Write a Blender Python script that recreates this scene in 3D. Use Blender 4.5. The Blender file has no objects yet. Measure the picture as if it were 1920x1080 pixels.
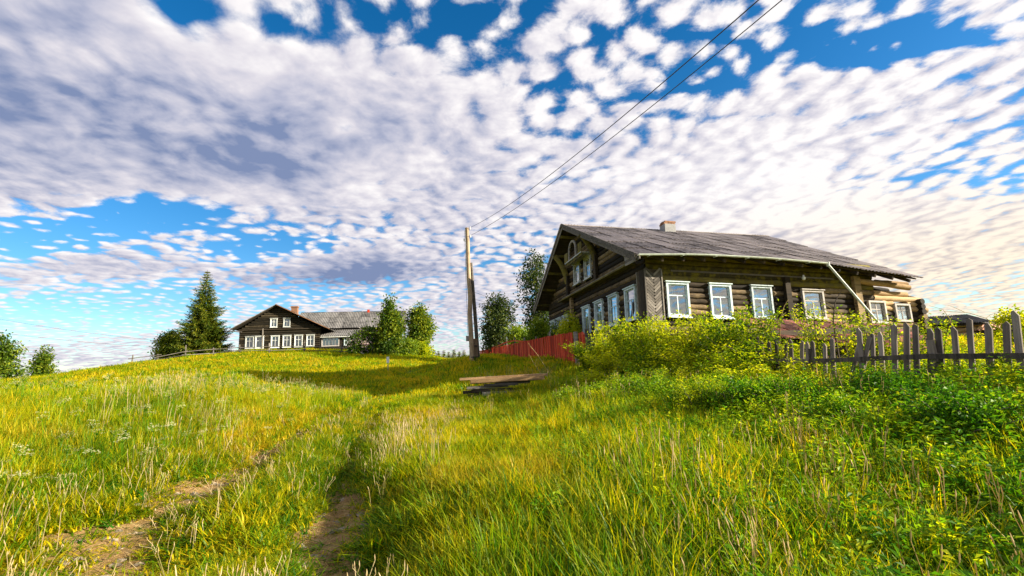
import bpy, math, random
import numpy as np
from mathutils import Matrix, Vector, Euler

random.seed(7)
rng = np.random.default_rng(7)
scene = bpy.context.scene
col = scene.collection

# ------------------------------------------------------------------ camera
F = 852.85                       # focal length in photo pixels (16 mm on 36 mm)
PITCH, ROLL = math.radians(9.5238), math.radians(2.6424)
_fwd = np.array([0, math.cos(PITCH), math.sin(PITCH)])
_up = np.array([0, -math.sin(PITCH), math.cos(PITCH)])
_rt = np.array([1.0, 0, 0])
CR = _rt * math.cos(ROLL) - _up * math.sin(ROLL)
CU = _up * math.cos(ROLL) + _rt * math.sin(ROLL)


def ray(x, y):
    return _fwd + CR * (x - 960) / F + CU * (540 - y) / F


def at(x, y, d):
    return ray(x, y) * d


def pr(P):
    P = np.asarray(P, float)
    d = P @ _fwd
    return 960 + F * (P @ CR) / d, 540 - F * (P @ CU) / d, d


cam_d = bpy.data.cameras.new('camera')
cam = bpy.data.objects.new('camera', cam_d)
col.objects.link(cam)
cam_d.sensor_width = 36
cam_d.lens = 36 * F / 1920
cam_d.clip_start = 0.05
cam_d.clip_end = 9000
cam.matrix_world = Matrix((
    (CR[0], CU[0], -_fwd[0], 0), (CR[1], CU[1], -_fwd[1], 0), (CR[2], CU[2], -_fwd[2], 0), (0, 0, 0, 1)))
scene.camera = cam

# ------------------------------------------------------------------ sun, exposure
SUN_AZ, SUN_EL = math.radians(101), math.radians(19)      # azimuth clockwise from +Y
sun_dir = Vector((math.sin(SUN_AZ) * math.cos(SUN_EL), math.cos(SUN_AZ) * math.cos(SUN_EL), math.sin(SUN_EL)))
sun_d = bpy.data.lights.new('sun', 'SUN')
sun_d.energy = 5.0
sun_d.angle = math.radians(0.5)
sun_d.color = (1.0, 0.89, 0.70)
sun = bpy.data.objects.new('sun', sun_d)
col.objects.link(sun)
sun.rotation_euler = sun_dir.to_track_quat('Z', 'Y').to_euler()
sun.location = (30, -5, 30)

scene.view_settings.view_transform = 'Standard'
scene.view_settings.look = 'None'
scene.view_settings.gamma = 1
EXPOSURE = 1.6
scene.view_settings.exposure = EXPOSURE
scene.view_settings.use_curve_mapping = False
scene.render.engine = 'CYCLES'
scene.cycles.use_denoising = True
scene.cycles.max_bounces = 4
scene.cycles.diffuse_bounces = 2
scene.cycles.glossy_bounces = 2
scene.cycles.transparent_max_bounces = 8
scene.cycles.caustics_reflective = False
scene.cycles.caustics_refractive = False

# ------------------------------------------------------------------ sky
world = bpy.data.worlds.new('World')
scene.world = world
world.use_nodes = True


class NB:
    """small helper to write node graphs"""

    def __init__(self, tree):
        self.t = tree
        self.n = tree.nodes
        self.l = tree.links

    def new(self, typ, **kw):
        n = self.n.new(typ)
        for k, v in kw.items():
            setattr(n, k, v)
        return n

    def set(self, sock, v):
        if hasattr(v, 'is_output'):
            self.l.new(v, sock)
        else:
            sock.default_value = v

    def math(self, op, a, b=0.0, c=0.0, clamp=False):
        n = self.new('ShaderNodeMath', operation=op, use_clamp=clamp)
        for i, v in enumerate((a, b, c)):
            self.set(n.inputs[i], v)
        return n.outputs[0]

    def vm(self, op, a, b=(0, 0, 0)):
        n = self.new('ShaderNodeVectorMath', operation=op)
        self.set(n.inputs[0], a)
        if op == 'SCALE':
            self.set(n.inputs[3], b)
        else:
            self.set(n.inputs[1], b)
        return n.outputs['Value'] if op in ('LENGTH', 'DISTANCE', 'DOT_PRODUCT') else n.outputs[0]

    def noise(self, v, scale, detail=3, rough=0.55, dist=0.0, dim='3D'):
        n = self.new('ShaderNodeTexNoise', noise_dimensions=dim)
        if v is not None:
            self.set(n.inputs['Vector'], v)
        n.inputs['Scale'].default_value = scale
        n.inputs['Detail'].default_value = detail
        n.inputs['Roughness'].default_value = rough
        n.inputs['Distortion'].default_value = dist
        return n.outputs[0]

    def mapr(self, v, a, b, c=0.0, d=1.0, smooth=True):
        n = self.new('ShaderNodeMapRange', interpolation_type='SMOOTHSTEP' if smooth else 'LINEAR')
        for i, x in enumerate((v, a, b, c, d)):
            self.set(n.inputs[i], x)
        return n.outputs[0]

    def mix(self, f, a, b, blend='MIX'):
        n = self.new('ShaderNodeMix', data_type='RGBA', blend_type=blend)
        self.set(n.inputs['Factor'], f)
        for k, v in ((6, a), (7, b)):
            self.set(n.inputs[k], v if hasattr(v, 'is_output') else (*v, 1) if len(v) == 3 else v)
        return n.outputs[2]

    def ramp(self, f, stops):
        n = self.new('ShaderNodeValToRGB')
        cr = n.color_ramp
        while len(cr.elements) < len(stops):
            cr.elements.new(0.5)
        for e, (p, c) in zip(cr.elements, stops):
            e.position = p
            e.color = (*c, 1)
        self.set(n.inputs[0], f)
        return n.outputs[0]


SKY_K = 0.12
SKY_STRENGTH = 0.07
SKY_COVER = 0.72
SKY_BLOBS = [(720, 45, .24, .12, -.50, 0), (890, 50, .14, .16, -.34, 0), (335, 15, .09, .09, -.85, 0), (1590, 90, .22, .07, -.62, 0),
             (1320, 150, .13, .10, -.40, 0), (1740, 60, .20, .06, -.26, 0), (520, 40, .08, .08, -.45, 0), (640, 240, .05, .05, -.42, 0), (790, 290, .09, .14, -.24, 0),
             (290, 400, .26, .15, -.75, 0), (490, 465, .36, .16, -.62, 0), (20, 455, .55, .18, -.70, 0), (60, 600, 1.8, .6, -.34, .3),
             (1890, 330, .30, .12, -.30, 0), (1640, 330, .25, .1, -.15, 0), (380, 580, 1.2, .5, -.12, .2),
             (230, 230, .95, .40, .36, .8), (560, 330, .6, .42, .36, .8), (1300, 330, .65, .45, .22, .6), (650, 500, .4, .25, .45, .7),
             (1480, 430, 1.0, .6, .24, .5), (80, 80, .7, .35, .36, .7), (1750, 480, 1.4, .9, .2, .6), (150, 510, 1.0, .25, .25, .3), (860, 560, 1.2, .8, .12, .4)]
# darker undersides of the thick banks
SKY_SHADE = [(645, 522, .55, .22, -.75), (120, 230, .6, .22, -.22), (520, 300, .4, .16, -.25), (450, 130, .4, .2, .22), (720, 330, .3, .2, .2), (1500, 380, .7, .4, .2)]


def sky_plane(px, py):
    v = ray(px, py)
    v = v / np.linalg.norm(v)
    return np.array([v[0], v[1]]) / (max(v[2], 0.0) + SKY_K)


def build_sky():
    W = NB(world.node_tree)
    W.n.clear()
    out = W.new('ShaderNodeOutputWorld')
    bg = W.new('ShaderNodeBackground')
    bg.inputs['Strength'].default_value = SKY_STRENGTH
    W.l.new(bg.outputs[0], out.inputs[0])
    sky = W.new('ShaderNodeTexSky', sky_type='NISHITA')
    sky.sun_disc = False
    sky.sun_elevation = SUN_EL
    sky.sun_rotation = SUN_AZ
    sky.altitude = 200
    sky.air_density = 1.0
    sky.dust_density = 0.3
    sky.ozone_density = 3.0
    tc = W.new('ShaderNodeTexCoord')
    D = W.vm('NORMALIZE', tc.outputs['Generated'])
    sep = W.new('ShaderNodeSeparateXYZ')
    W.l.new(D, sep.inputs[0])
    dz = W.math('MAXIMUM', sep.outputs[2], 0.0)
    inv = W.math('DIVIDE', 1.0, W.math('ADD', dz, SKY_K))
    P = W.vm('MULTIPLY', W.vm('SCALE', D, inv), (1, 1, 0))          # position on the cloud sheet
    warp = W.new('ShaderNodeTexNoise', noise_dimensions='2D')
    warp.inputs['Scale'].default_value = 3.0
    warp.inputs['Detail'].default_value = 2
    W.l.new(P, warp.inputs['Vector'])
    Pw = W.vm('ADD', P, W.vm('SCALE', W.vm('SUBTRACT', warp.outputs['Color'], (.5, .5, .5)), 0.10))
    big = W.noise(Pw, 1.3, 4, 0.5, dim='2D')

    def cells(v):
        c1 = W.new('ShaderNodeTexVoronoi', feature='SMOOTH_F1', voronoi_dimensions='2D')
        W.l.new(v, c1.inputs['Vector'])
        c1.inputs['Scale'].default_value = 12.0
        c1.inputs['Smoothness'].default_value = 0.6
        return c1.outputs['Distance']
    c1 = cells(Pw)
    sd = Vector((sun_dir.x, sun_dir.y, 0)).normalized() * 0.05
    Ps = W.vm('ADD', Pw, tuple(sd))
    c2 = cells(Ps)
    fine = W.noise(Pw, 15, 6, 0.62, dim='2D')
    fine2 = W.noise(Ps, 15, 3, 0.62, dim='2D')
    cov = W.math('MULTIPLY_ADD', W.math('SUBTRACT', big, 0.5), 0.75, SKY_COVER)
    smooth = 0.0
    # broad gaps (-) and banks (+): photo x, y, half sizes on the sheet, strength, how much it smooths the cells away
    for px, py, rx, ry, s, sm in SKY_BLOBS:
        c = sky_plane(px, py)
        q = W.vm('MULTIPLY', W.vm('SUBTRACT', P, (c[0], c[1], 0)), (1 / rx, 1 / ry, 0))
        e = W.math('EXPONENT', W.math('MULTIPLY', W.vm('DOT_PRODUCT', q, q), -0.9))
        cov = W.math('MULTIPLY_ADD', e, s, cov)
        if sm:
            smooth = W.math('MULTIPLY_ADD', e, sm, smooth)
    smooth = W.math('MINIMUM', smooth, 1.0)
    amp = W.math('MULTIPLY_ADD', smooth, -0.6, 1.0)
    det = W.math('ADD', W.math('MULTIPLY', W.math('SUBTRACT', 0.36, c1), 1.05), W.math('MULTIPLY', W.math('SUBTRACT', fine, 0.5), 0.95))
    d1 = W.math('MULTIPLY_ADD', det, amp, cov)
    side = W.math('ADD', W.math('MULTIPLY', W.math('SUBTRACT', c2, c1), 0.55), W.math('MULTIPLY', W.math('SUBTRACT', fine, fine2), 0.9))
    side = W.math('MULTIPLY', side, amp)
    mask = W.mapr(d1, 0.33, 0.74)
    thick = W.mapr(d1, 0.55, 1.35)
    soft = W.noise(Pw, 4.2, 4, 0.55, dim='2D')
    toward = W.vm('DOT_PRODUCT', D, tuple(sun_dir))
    glow = W.mapr(toward, -0.35, 0.70)
    sh = W.math('MULTIPLY_ADD', side, 1.0, 0.78)
    sh = W.math('SUBTRACT', sh, W.math('MULTIPLY', W.math('MULTIPLY', W.mapr(c1, 0.30, 0.65), amp), 0.22))
    sh = W.math('SUBTRACT', sh, W.math('MULTIPLY', thick, W.math('MULTIPLY_ADD', glow, -0.40, 0.42)))
    sh = W.math('MULTIPLY_ADD', W.math('SUBTRACT', soft, 0.5), W.math('MULTIPLY_ADD', smooth, 0.75, 0.45), sh)
    for px, py, rx, ry, s in SKY_SHADE:
        c = sky_plane(px, py)
        q = W.vm('MULTIPLY', W.vm('SUBTRACT', Pw, (c[0], c[1], 0)), (1 / rx, 1 / ry, 0))
        sh = W.math('MULTIPLY_ADD', W.math('EXPONENT', W.math('MULTIPLY', W.vm('DOT_PRODUCT', q, q), -0.9)), s, sh)
    sh = W.math('ADD', sh, W.math('MULTIPLY', glow, 0.13), clamp=True)
    k = 0.1 / SKY_STRENGTH * 1.85 / 2 ** EXPOSURE
    ccol = W.ramp(sh, [(0.0, tuple(k * v for v in (1.2, 1.55, 2.6))), (0.35, tuple(k * v for v in (2.75, 2.85, 3.6))),
                       (0.65, tuple(k * v for v in (4.1, 3.95, 4.35))), (1.0, tuple(k * v for v in (5.6, 5.4, 5.4)))])
    low = W.mapr(sep.outputs[2], 0.34, 0.06)
    warm = W.math('MULTIPLY', low, glow)
    ccol = W.mix(W.math('MULTIPLY', warm, 0.75), ccol, W.mix(1.0, ccol, (1.12, 0.96, 0.66), 'MULTIPLY'))
    hs = W.new('ShaderNodeHueSaturation')
    hs.inputs['Saturation'].default_value = 1.35
    hs.inputs['Value'].default_value = k * 1.0
    W.l.new(sky.outputs[0], hs.inputs['Color'])
    W.l.new(W.mix(mask, hs.outputs[0], ccol), bg.inputs[0])
    world.cycles.sampling_method = 'MANUAL'
    world.cycles.sample_map_resolution = 256


build_sky()

# ------------------------------------------------------------------ mesh helpers


def npmesh(name, V, faces, mat=None, smooth=False, attrs=None):
    """faces: int array (M,k) or list of such arrays"""
    me = bpy.data.meshes.new(name)
    V = np.asarray(V, np.float32)
    if not isinstance(faces, list):
        faces = [faces]
    faces = [np.asarray(f, np.int32) for f in faces if len(f)]
    loops = np.concatenate([f.ravel() for f in faces]) if faces else np.zeros(0, np.int32)
    sizes = np.concatenate([np.full(len(f), f.shape[1], np.int32) for f in faces]) if faces else np.zeros(0, np.int32)
    starts = np.concatenate([[0], np.cumsum(sizes)[:-1]]).astype(np.int32) if len(sizes) else sizes
    me.vertices.add(len(V))
    me.vertices.foreach_set('co', V.ravel())
    if len(sizes):
        me.loops.add(len(loops))
        me.loops.foreach_set('vertex_index', loops)
        me.polygons.add(len(sizes))
        me.polygons.foreach_set('loop_start', starts)
        me.polygons.foreach_set('loop_total', sizes)
        me.polygons.foreach_set('use_smooth', np.full(len(sizes), bool(smooth)))
    if attrs:
        for k, a in attrs.items():
            at_ = me.attributes.new(k, 'FLOAT', 'POINT')
            at_.data.foreach_set('value', np.asarray(a, np.float32))
    me.update(calc_edges=True)
    if mat:
        me.materials.append(mat)
    return me


def add(name, me, parent=None, M=None):
    o = bpy.data.objects.new(name, me)
    col.objects.link(o)
    if parent is not None:
        o.parent = parent
    if M is not None:
        o.matrix_basis = M
    return o


def tag(o, label=None, cat=None, group=None, kind=None):
    if label:
        o['label'] = label
    if cat:
        o['category'] = cat
    if group:
        o['group'] = group
    if kind:
        o['kind'] = kind
    return o


def basis(ex, ey, ez, p):
    return Matrix(((ex[0], ey[0], ez[0], p[0]), (ex[1], ey[1], ez[1], p[1]), (ex[2], ey[2], ez[2], p[2]), (0, 0, 0, 1)))


CUBE_F = np.array([[0, 3, 2, 1], [4, 5, 6, 7], [0, 1, 5, 4], [1, 2, 6, 5], [2, 3, 7, 6], [3, 0, 4, 7]])


class MB:
    """collects shapes into one mesh"""

    def __init__(self):
        self.v, self.f, self.n = [], {}, 0

    def put(self, V, Fc):
        V = np.asarray(V, float)
        Fc = np.asarray(Fc)
        self.v.append(V)
        self.f.setdefault(Fc.shape[1], []).append(Fc + self.n)
        self.n += len(V)

    def box(self, a, b):
        (x0, y0, z0), (x1, y1, z1) = a, b
        self.put([(x0, y0, z0), (x1, y0, z0), (x1, y1, z0), (x0, y1, z0), (x0, y0, z1), (x1, y0, z1), (x1, y1, z1), (x0, y1, z1)], CUBE_F)
        return self

    def beam(self, p, q, w, h, upv=(0, 0, 1)):
        p, q = np.array(p, float), np.array(q, float)
        d = (q - p) / np.linalg.norm(q - p)
        s = np.cross(d, upv)
        s = s / (np.linalg.norm(s) or 1) * w / 2
        t = np.cross(s, d)
        t = t / np.linalg.norm(t) * h / 2
        self.put([p - s - t, p + s - t, p + s + t, p - s + t, q - s - t, q + s - t, q + s + t, q - s + t], CUBE_F[:, ::-1])
        return self

    def tube(self, pts, rad, n=8, cap=True):
        pts = np.array(pts, float)
        rad = np.broadcast_to(np.asarray(rad, float), (len(pts),))
        tg = np.gradient(pts, axis=0)
        tg /= np.linalg.norm(tg, axis=1)[:, None] + 1e-9
        ref = np.array([0.0, 0, 1]) if abs(tg[0][2]) < 0.9 else np.array([1.0, 0, 0])
        V = []
        for p, t, r in zip(pts, tg, rad):
            a = np.cross(t, ref)
            a /= np.linalg.norm(a) + 1e-9
            b = np.cross(t, a)
            ref = np.cross(a, t)
            th = np.arange(n) / n * 2 * np.pi
            V.append(p + r * (np.cos(th)[:, None] * a + np.sin(th)[:, None] * b))
        V = np.concatenate(V)
        Q = []
        for i in range(len(pts) - 1):
            for j in range(n):
                k = (j + 1) % n
                Q.append((i * n + j, i * n + k, (i + 1) * n + k, (i + 1) * n + j))
        self.put(V, np.array(Q))
        if cap:
            m = len(pts) - 1
            self.put(V[:n], np.arange(n)[::-1][None])
            self.put(V[m * n:], np.arange(n)[None])
        return self

    def mesh(self, name, mat, smooth=False):
        return npmesh(name, np.concatenate(self.v), [np.concatenate(f) for f in self.f.values()], mat, smooth)

    def build(self, name, mat, parent=None, M=None, smooth=False):
        return add(name, self.mesh(name, mat, smooth), parent, M)


_unit = {}


def unit_cube(mat):
    if ('cube', mat.name) not in _unit:
        _unit['cube', mat.name] = MB().box((-.5, -.5, -.5), (.5, .5, .5)).mesh('board', mat)
    return _unit['cube', mat.name]


def unit_log(mat, k):
    """log along x from 0 to 1, radius 1, knobbly"""
    key = ('log', mat.name, k)
    if key not in _unit:
        r = np.random.default_rng(50 + k)
        xs = np.linspace(0, 1, 6)
        pts = np.stack([xs, r.normal(0, .05, 6), r.normal(0, .05, 6)], 1)
        th = np.arange(9) / 9 * 2 * np.pi
        V = np.concatenate([np.stack([np.full(9, q[0]), q[1] + k_ * np.cos(th), q[2] + k_ * np.sin(th)], 1) for q, k_ in zip(pts, 1 + r.normal(0, .05, 6))])
        mb = MB()
        mb.put(V, np.array([(i * 9 + j, i * 9 + (j + 1) % 9, (i + 1) * 9 + (j + 1) % 9, (i + 1) * 9 + j) for i in range(5) for j in range(9)])[:, ::-1])
        mb.put(V[:9], np.arange(9)[None][:, ::-1])
        mb.put(V[45:], np.arange(9)[None])
        _unit[key] = mb.mesh('log', mat, False)
        me = _unit[key]
        me.polygons.foreach_set('use_smooth', np.array([p.loop_total == 4 for p in me.polygons]))
    return _unit[key]


def board(name, parent, c, size, mat, ex=(1, 0, 0), ey=(0, 1, 0), ez=(0, 0, 1)):
    M = basis(np.array(ex) * size[0], np.array(ey) * size[1], np.array(ez) * size[2], c)
    return add(name, unit_cube(mat), parent, M)


def log(parent, p, q, r, mat, name='log'):
    p, q = np.array(p, float), np.array(q, float)
    d = q - p
    L = np.linalg.norm(d)
    ex = d / L
    a = random.uniform(0, 6.28)
    ref = np.array([0, 0, 1.0]) if abs(ex[2]) < .9 else np.array([0, 1.0, 0])
    ey = np.cross(ref, ex)
    ey /= np.linalg.norm(ey)
    ez = np.cross(ex, ey)
    ey, ez = ey * math.cos(a) + ez * math.sin(a), ez * math.cos(a) - ey * math.sin(a)
    return add(name, unit_log(mat, random.randrange(4)), parent, basis(ex * L, ey * r, ez * r, p))


# ------------------------------------------------------------------ materials


def new_mat(name):
    m = bpy.data.materials.new(name)
    m.use_nodes = True
    B = NB(m.node_tree)
    bs = m.node_tree.nodes['Principled BSDF']
    bs.inputs['Specular IOR Level'].default_value = 0.25
    return m, B, bs


def mat_wood(name, c1, c2, c3=None, rough=.85, grain=(1.2, 14, 14), moss=0.0, bump=.5, per_obj=.35):
    """weathered timber: grain along local x"""
    m, B, bs = new_mat(name)
    tc = B.new('ShaderNodeTexCoord')
    oi = B.new('ShaderNodeObjectInfo')
    geo = B.new('ShaderNodeNewGeometry')
    off = B.vm('SCALE', (37.0, 91.0, 13.0), oi.outputs['Random'])
    v = B.vm('ADD', B.vm('MULTIPLY', tc.outputs['Object'], grain), off)
    n = B.noise(v, 1.0, 6, .65)
    w = B.vm('ADD', geo.outputs['Position'], off)
    patch = B.noise(w, 2.2, 4, .6)
    f = B.math('ADD', B.math('MULTIPLY', n, .7), B.math('MULTIPLY', patch, .3))
    f = B.math('MULTIPLY_ADD', B.math('SUBTRACT', oi.outputs['Random'], .5), per_obj, f)
    stops = [(.30, c1), (.55, c2)] + ([(.72, c3)] if c3 else [])
    c = B.ramp(f, stops)
    if moss:
        mo = B.mapr(B.noise(geo.outputs['Position'], 3.5, 5, .7), .62 - moss * .25, .72 - moss * .15)
        sepn = B.new('ShaderNodeSeparateXYZ')
        B.l.new(geo.outputs['Normal'], sepn.inputs[0])
        c = B.mix(B.math('MULTIPLY', mo, .8), c, (.17, .14, .012))
    B.l.new(c, bs.inputs['Base Color'])
    bs.inputs['Roughness'].default_value = rough
    bp = B.new('ShaderNodeBump')
    bp.inputs['Strength'].default_value = bump
    bp.inputs['Distance'].default_value = .02
    B.l.new(n, bp.inputs['Height'])
    B.l.new(bp.outputs[0], bs.inputs['Normal'])
    return m


def mat_plain(name, c, rough=.6, var=.25, scale=6.0, metal=0.0, bump=0.0):
    m, B, bs = new_mat(name)
    geo = B.new('ShaderNodeNewGeometry')
    oi = B.new('ShaderNodeObjectInfo')
    n = B.noise(geo.outputs['Position'], scale, 6, .65)
    n = B.math('MULTIPLY_ADD', B.math('SUBTRACT', oi.outputs['Random'], .5), .35, n)
    c = np.array(c)
    cc = B.ramp(n, [(.25, tuple(c * (1 - var * 1.6))), (.5, tuple(c)), (.8, tuple(np.minimum(c * (1 + var), .95)))])
    B.l.new(cc, bs.inputs['Base Color'])
    bs.inputs['Roughness'].default_value = rough
    bs.inputs['Metallic'].default_value = metal
    if bump:
        bp = B.new('ShaderNodeBump')
        bp.inputs['Strength'].default_value = bump
        bp.inputs['Distance'].default_value = .02
        B.l.new(n, bp.inputs['Height'])
        B.l.new(bp.outputs[0], bs.inputs['Normal'])
    return m


def mat_leaf(name, ca, cb, cc, trans=.5, patch=.6, rough=.6, spread=1.0, dry=None):
    """leaf / grass: diffuse + light through the blade"""
    m = bpy.data.materials.new(name)
    m.use_nodes = True
    B = NB(m.node_tree)
    B.n.clear()
    out = B.new('ShaderNodeOutputMaterial')
    geo = B.new('ShaderNodeNewGeometry')
    oi = B.new('ShaderNodeObjectInfo')
    n = B.noise(geo.outputs['Position'], patch, 3, .6)
    f = B.math('MULTIPLY_ADD', B.math('SUBTRACT', geo.outputs['Random Per Island'], .5), .45 * spread, n)
    f = B.math('MULTIPLY_ADD', B.math('SUBTRACT', oi.outputs['Random'], .5), .25 * spread, f)
    c = B.ramp(f, [(.28, ca), (.5, cb), (.70, cc)])
    if dry:
        dn = B.noise(geo.outputs['Position'], .33, 4, .65)
        df_ = B.mapr(B.math('MULTIPLY_ADD', geo.outputs['Random Per Island'], .14, dn), .55, .72)
        c = B.mix(B.math('MULTIPLY', df_, .65), c, dry)
    df = B.new('ShaderNodeBsdfDiffuse')
    tr = B.new('ShaderNodeBsdfTranslucent')
    gl = B.new('ShaderNodeBsdfGlossy')
    gl.inputs['Roughness'].default_value = .45
    gl.inputs['Color'].default_value = (.5, .5, .45, 1)
    B.l.new(c, df.inputs['Color'])
    B.l.new(B.mix(1.0, c, (1.25, 1.15, .5), 'MULTIPLY'), tr.inputs['Color'])
    mx = B.new('ShaderNodeMixShader')
    mx.inputs[0].default_value = trans
    B.l.new(df.outputs[0], mx.inputs[1])
    B.l.new(tr.outputs[0], mx.inputs[2])
    m2 = B.new('ShaderNodeMixShader')
    m2.inputs[0].default_value = .02
    B.l.new(mx.outputs[0], m2.inputs[1])
    B.l.new(gl.outputs[0], m2.inputs[2])
    B.l.new(m2.outputs[0], out.inputs[0])
    return m


def mat_glass(name, tint=(.75, .85, .9), refl=.45):
    m = bpy.data.materials.new(name)
    m.use_nodes = True
    B = NB(m.node_tree)
    B.n.clear()
    out = B.new('ShaderNodeOutputMaterial')
    tr = B.new('ShaderNodeBsdfTransparent')
    tr.inputs['Color'].default_value = (*tint, 1)
    gl = B.new('ShaderNodeBsdfGlossy')
    gl.inputs['Roughness'].default_value = .02
    geo = B.new('ShaderNodeNewGeometry')
    bp = B.new('ShaderNodeBump')
    bp.inputs['Strength'].default_value = .06
    bp.inputs['Distance'].default_value = .01
    B.l.new(B.noise(geo.outputs['Position'], 2.5, 1), bp.inputs['Height'])
    B.l.new(bp.outputs[0], gl.inputs['Normal'])
    lw = B.new('ShaderNodeLayerWeight')
    lw.inputs['Blend'].default_value = refl
    mx = B.new('ShaderNodeMixShader')
    B.l.new(B.math('MULTIPLY_ADD', lw.outputs['Facing'], .75, .16, clamp=True), mx.inputs[0])
    B.l.new(tr.outputs[0], mx.inputs[1])
    B.l.new(gl.outputs[0], mx.inputs[2])
    B.l.new(mx.outputs[0], out.inputs[0])
    return m


MT = {}
MT['log'] = mat_wood('weathered_log', (.007, .005, .003), (.036, .024, .012), (.29, .205, .105), per_obj=.38)
MT['logdark'] = mat_wood('dark_old_log', (.006, .005, .003), (.026, .02, .011), (.085, .066, .04), per_obj=.3)
MT['logmoss'] = mat_wood('mossy_log', (.02, .016, .006), (.085, .068, .02), (.2, .165, .05), moss=.7)
MT['logtan'] = mat_wood('fresh_log', (.2, .12, .055), (.46, .3, .15), (.62, .45, .26), per_obj=.25)
MT['greyboard'] = mat_wood('grey_board', (.04, .036, .032), (.17, .15, .13), (.33, .3, .27))
MT['darkboard'] = mat_wood('dark_board', (.012, .009, .007), (.05, .038, .026), (.11, .085, .06))
MT['picket'] = mat_wood('grey_picket', (.04, .032, .026), (.135, .11, .092), (.27, .225, .19), grain=(14, 14, 1.2))
MT['red'] = mat_wood('red_painted_board', (.2, .02, .008), (.56, .055, .018), (.66, .13, .05), grain=(10, 10, .9))
MT['white'] = mat_plain('white_paint', (.6, .62, .6), .55, .35, 9)
MT['bluewhite'] = mat_plain('pale_blue_paint', (.5, .6, .63), .55, .35, 9)
MT['greyframe'] = mat_plain('grey_frame_wood', (.4, .37, .35), .8, .4, 10)
MT['slate'] = mat_plain('roofing_sheet', (.27, .235, .225), .8, .42, 2.6, bump=.15)
MT['slatefar'] = mat_plain('old_roofing_sheet', (.13, .125, .12), .8, .4, 1.6)
MT['rust'] = mat_plain('rusty_sheet', (.56, .27, .18), .75, .45, 3.5, bump=.2)
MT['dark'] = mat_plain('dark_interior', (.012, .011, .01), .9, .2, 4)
MT['curtain'] = mat_plain('curtain_cloth', (.7, .7, .66), .9, .2, 7)
MT['gutter'] = mat_plain('gutter_metal', (.5, .56, .5), .45, .25, 5)
MT['brick'] = mat_plain('brick', (.25, .13, .075), .85, .4, 12, bump=.3)
MT['concrete'] = mat_plain('grey_concrete', (.24, .24, .24), .85, .3, 9)
MT['pole'] = mat_wood('pole_wood', (.1, .07, .045), (.27, .19, .12), (.42, .32, .22), grain=(12, 12, .8))
MT['wire'] = mat_plain('wire', (.03, .03, .035), .5, .2)
MT['porcelain'] = mat_plain('porcelain', (.75, .75, .72), .3, .1)
MT['bark'] = mat_wood('bark', (.03, .022, .016), (.1, .075, .055), (.2, .16, .12), grain=(9, 9, 2))
MT['glass'] = mat_glass('window_glass')
MT['glassblue'] = mat_glass('window_glass_gable', (.45, .55, .6), .6)
MT['stone'] = mat_plain('pebble_stone', (.34, .27, .19), .85, .45, 25)
MT['orange'] = mat_wood('sunlit_eave_board', (.3, .14, .07), (.5, .26, .14), (.62, .38, .24))  # warm sunlight on the right-hand verge is put into this board colour

MT['grass'] = mat_leaf('meadow_grass', (.11, .20, .003), (.39, .40, .004), (.70, .53, .007), .58, .22, dry=(.60, .42, .025))
MT['grassdk'] = mat_leaf('lush_grass', (.03, .13, .003), (.12, .27, .004), (.36, .46, .006), .55, .3)
MT['weed'] = mat_leaf('weed_leaves', (.03, .12, .005), (.10, .25, .008), (.28, .40, .012), .5, .5)
MT['rasp'] = mat_leaf('bright_bush_leaves', (.07, .16, .005), (.31, .41, .008), (.56, .58, .015), .57, 1.6)
MT['bushdk'] = mat_leaf('green_bush_leaves', (.03, .075, .006), (.10, .19, .012), (.26, .34, .02), .45, 1.0)
MT['tree'] = mat_leaf('tree_leaves', (.03, .075, .006), (.11, .18, .012), (.27, .31, .02), .45, .6)
MT['treedk'] = mat_leaf('dark_tree_leaves', (.018, .038, .012), (.05, .085, .02), (.13, .16, .04), .4, .8)
MT['spruce'] = mat_leaf('spruce_needles', (.025, .055, .006), (.085, .13, .012), (.24, .24, .02), .3, .9)
MT['dry'] = mat_leaf('dry_stalk', (.2, .17, .05), (.38, .32, .14), (.55, .44, .26), .4, .8)
MT['umbel'] = mat_leaf('umbel_flower', (.4, .42, .12), (.6, .6, .3), (.75, .72, .5), .3, 1.5)
MT['lilac'] = mat_leaf('lilac_flower', (.45, .3, .35), (.62, .48, .5), (.75, .68, .66), .3, 1.5)

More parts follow.
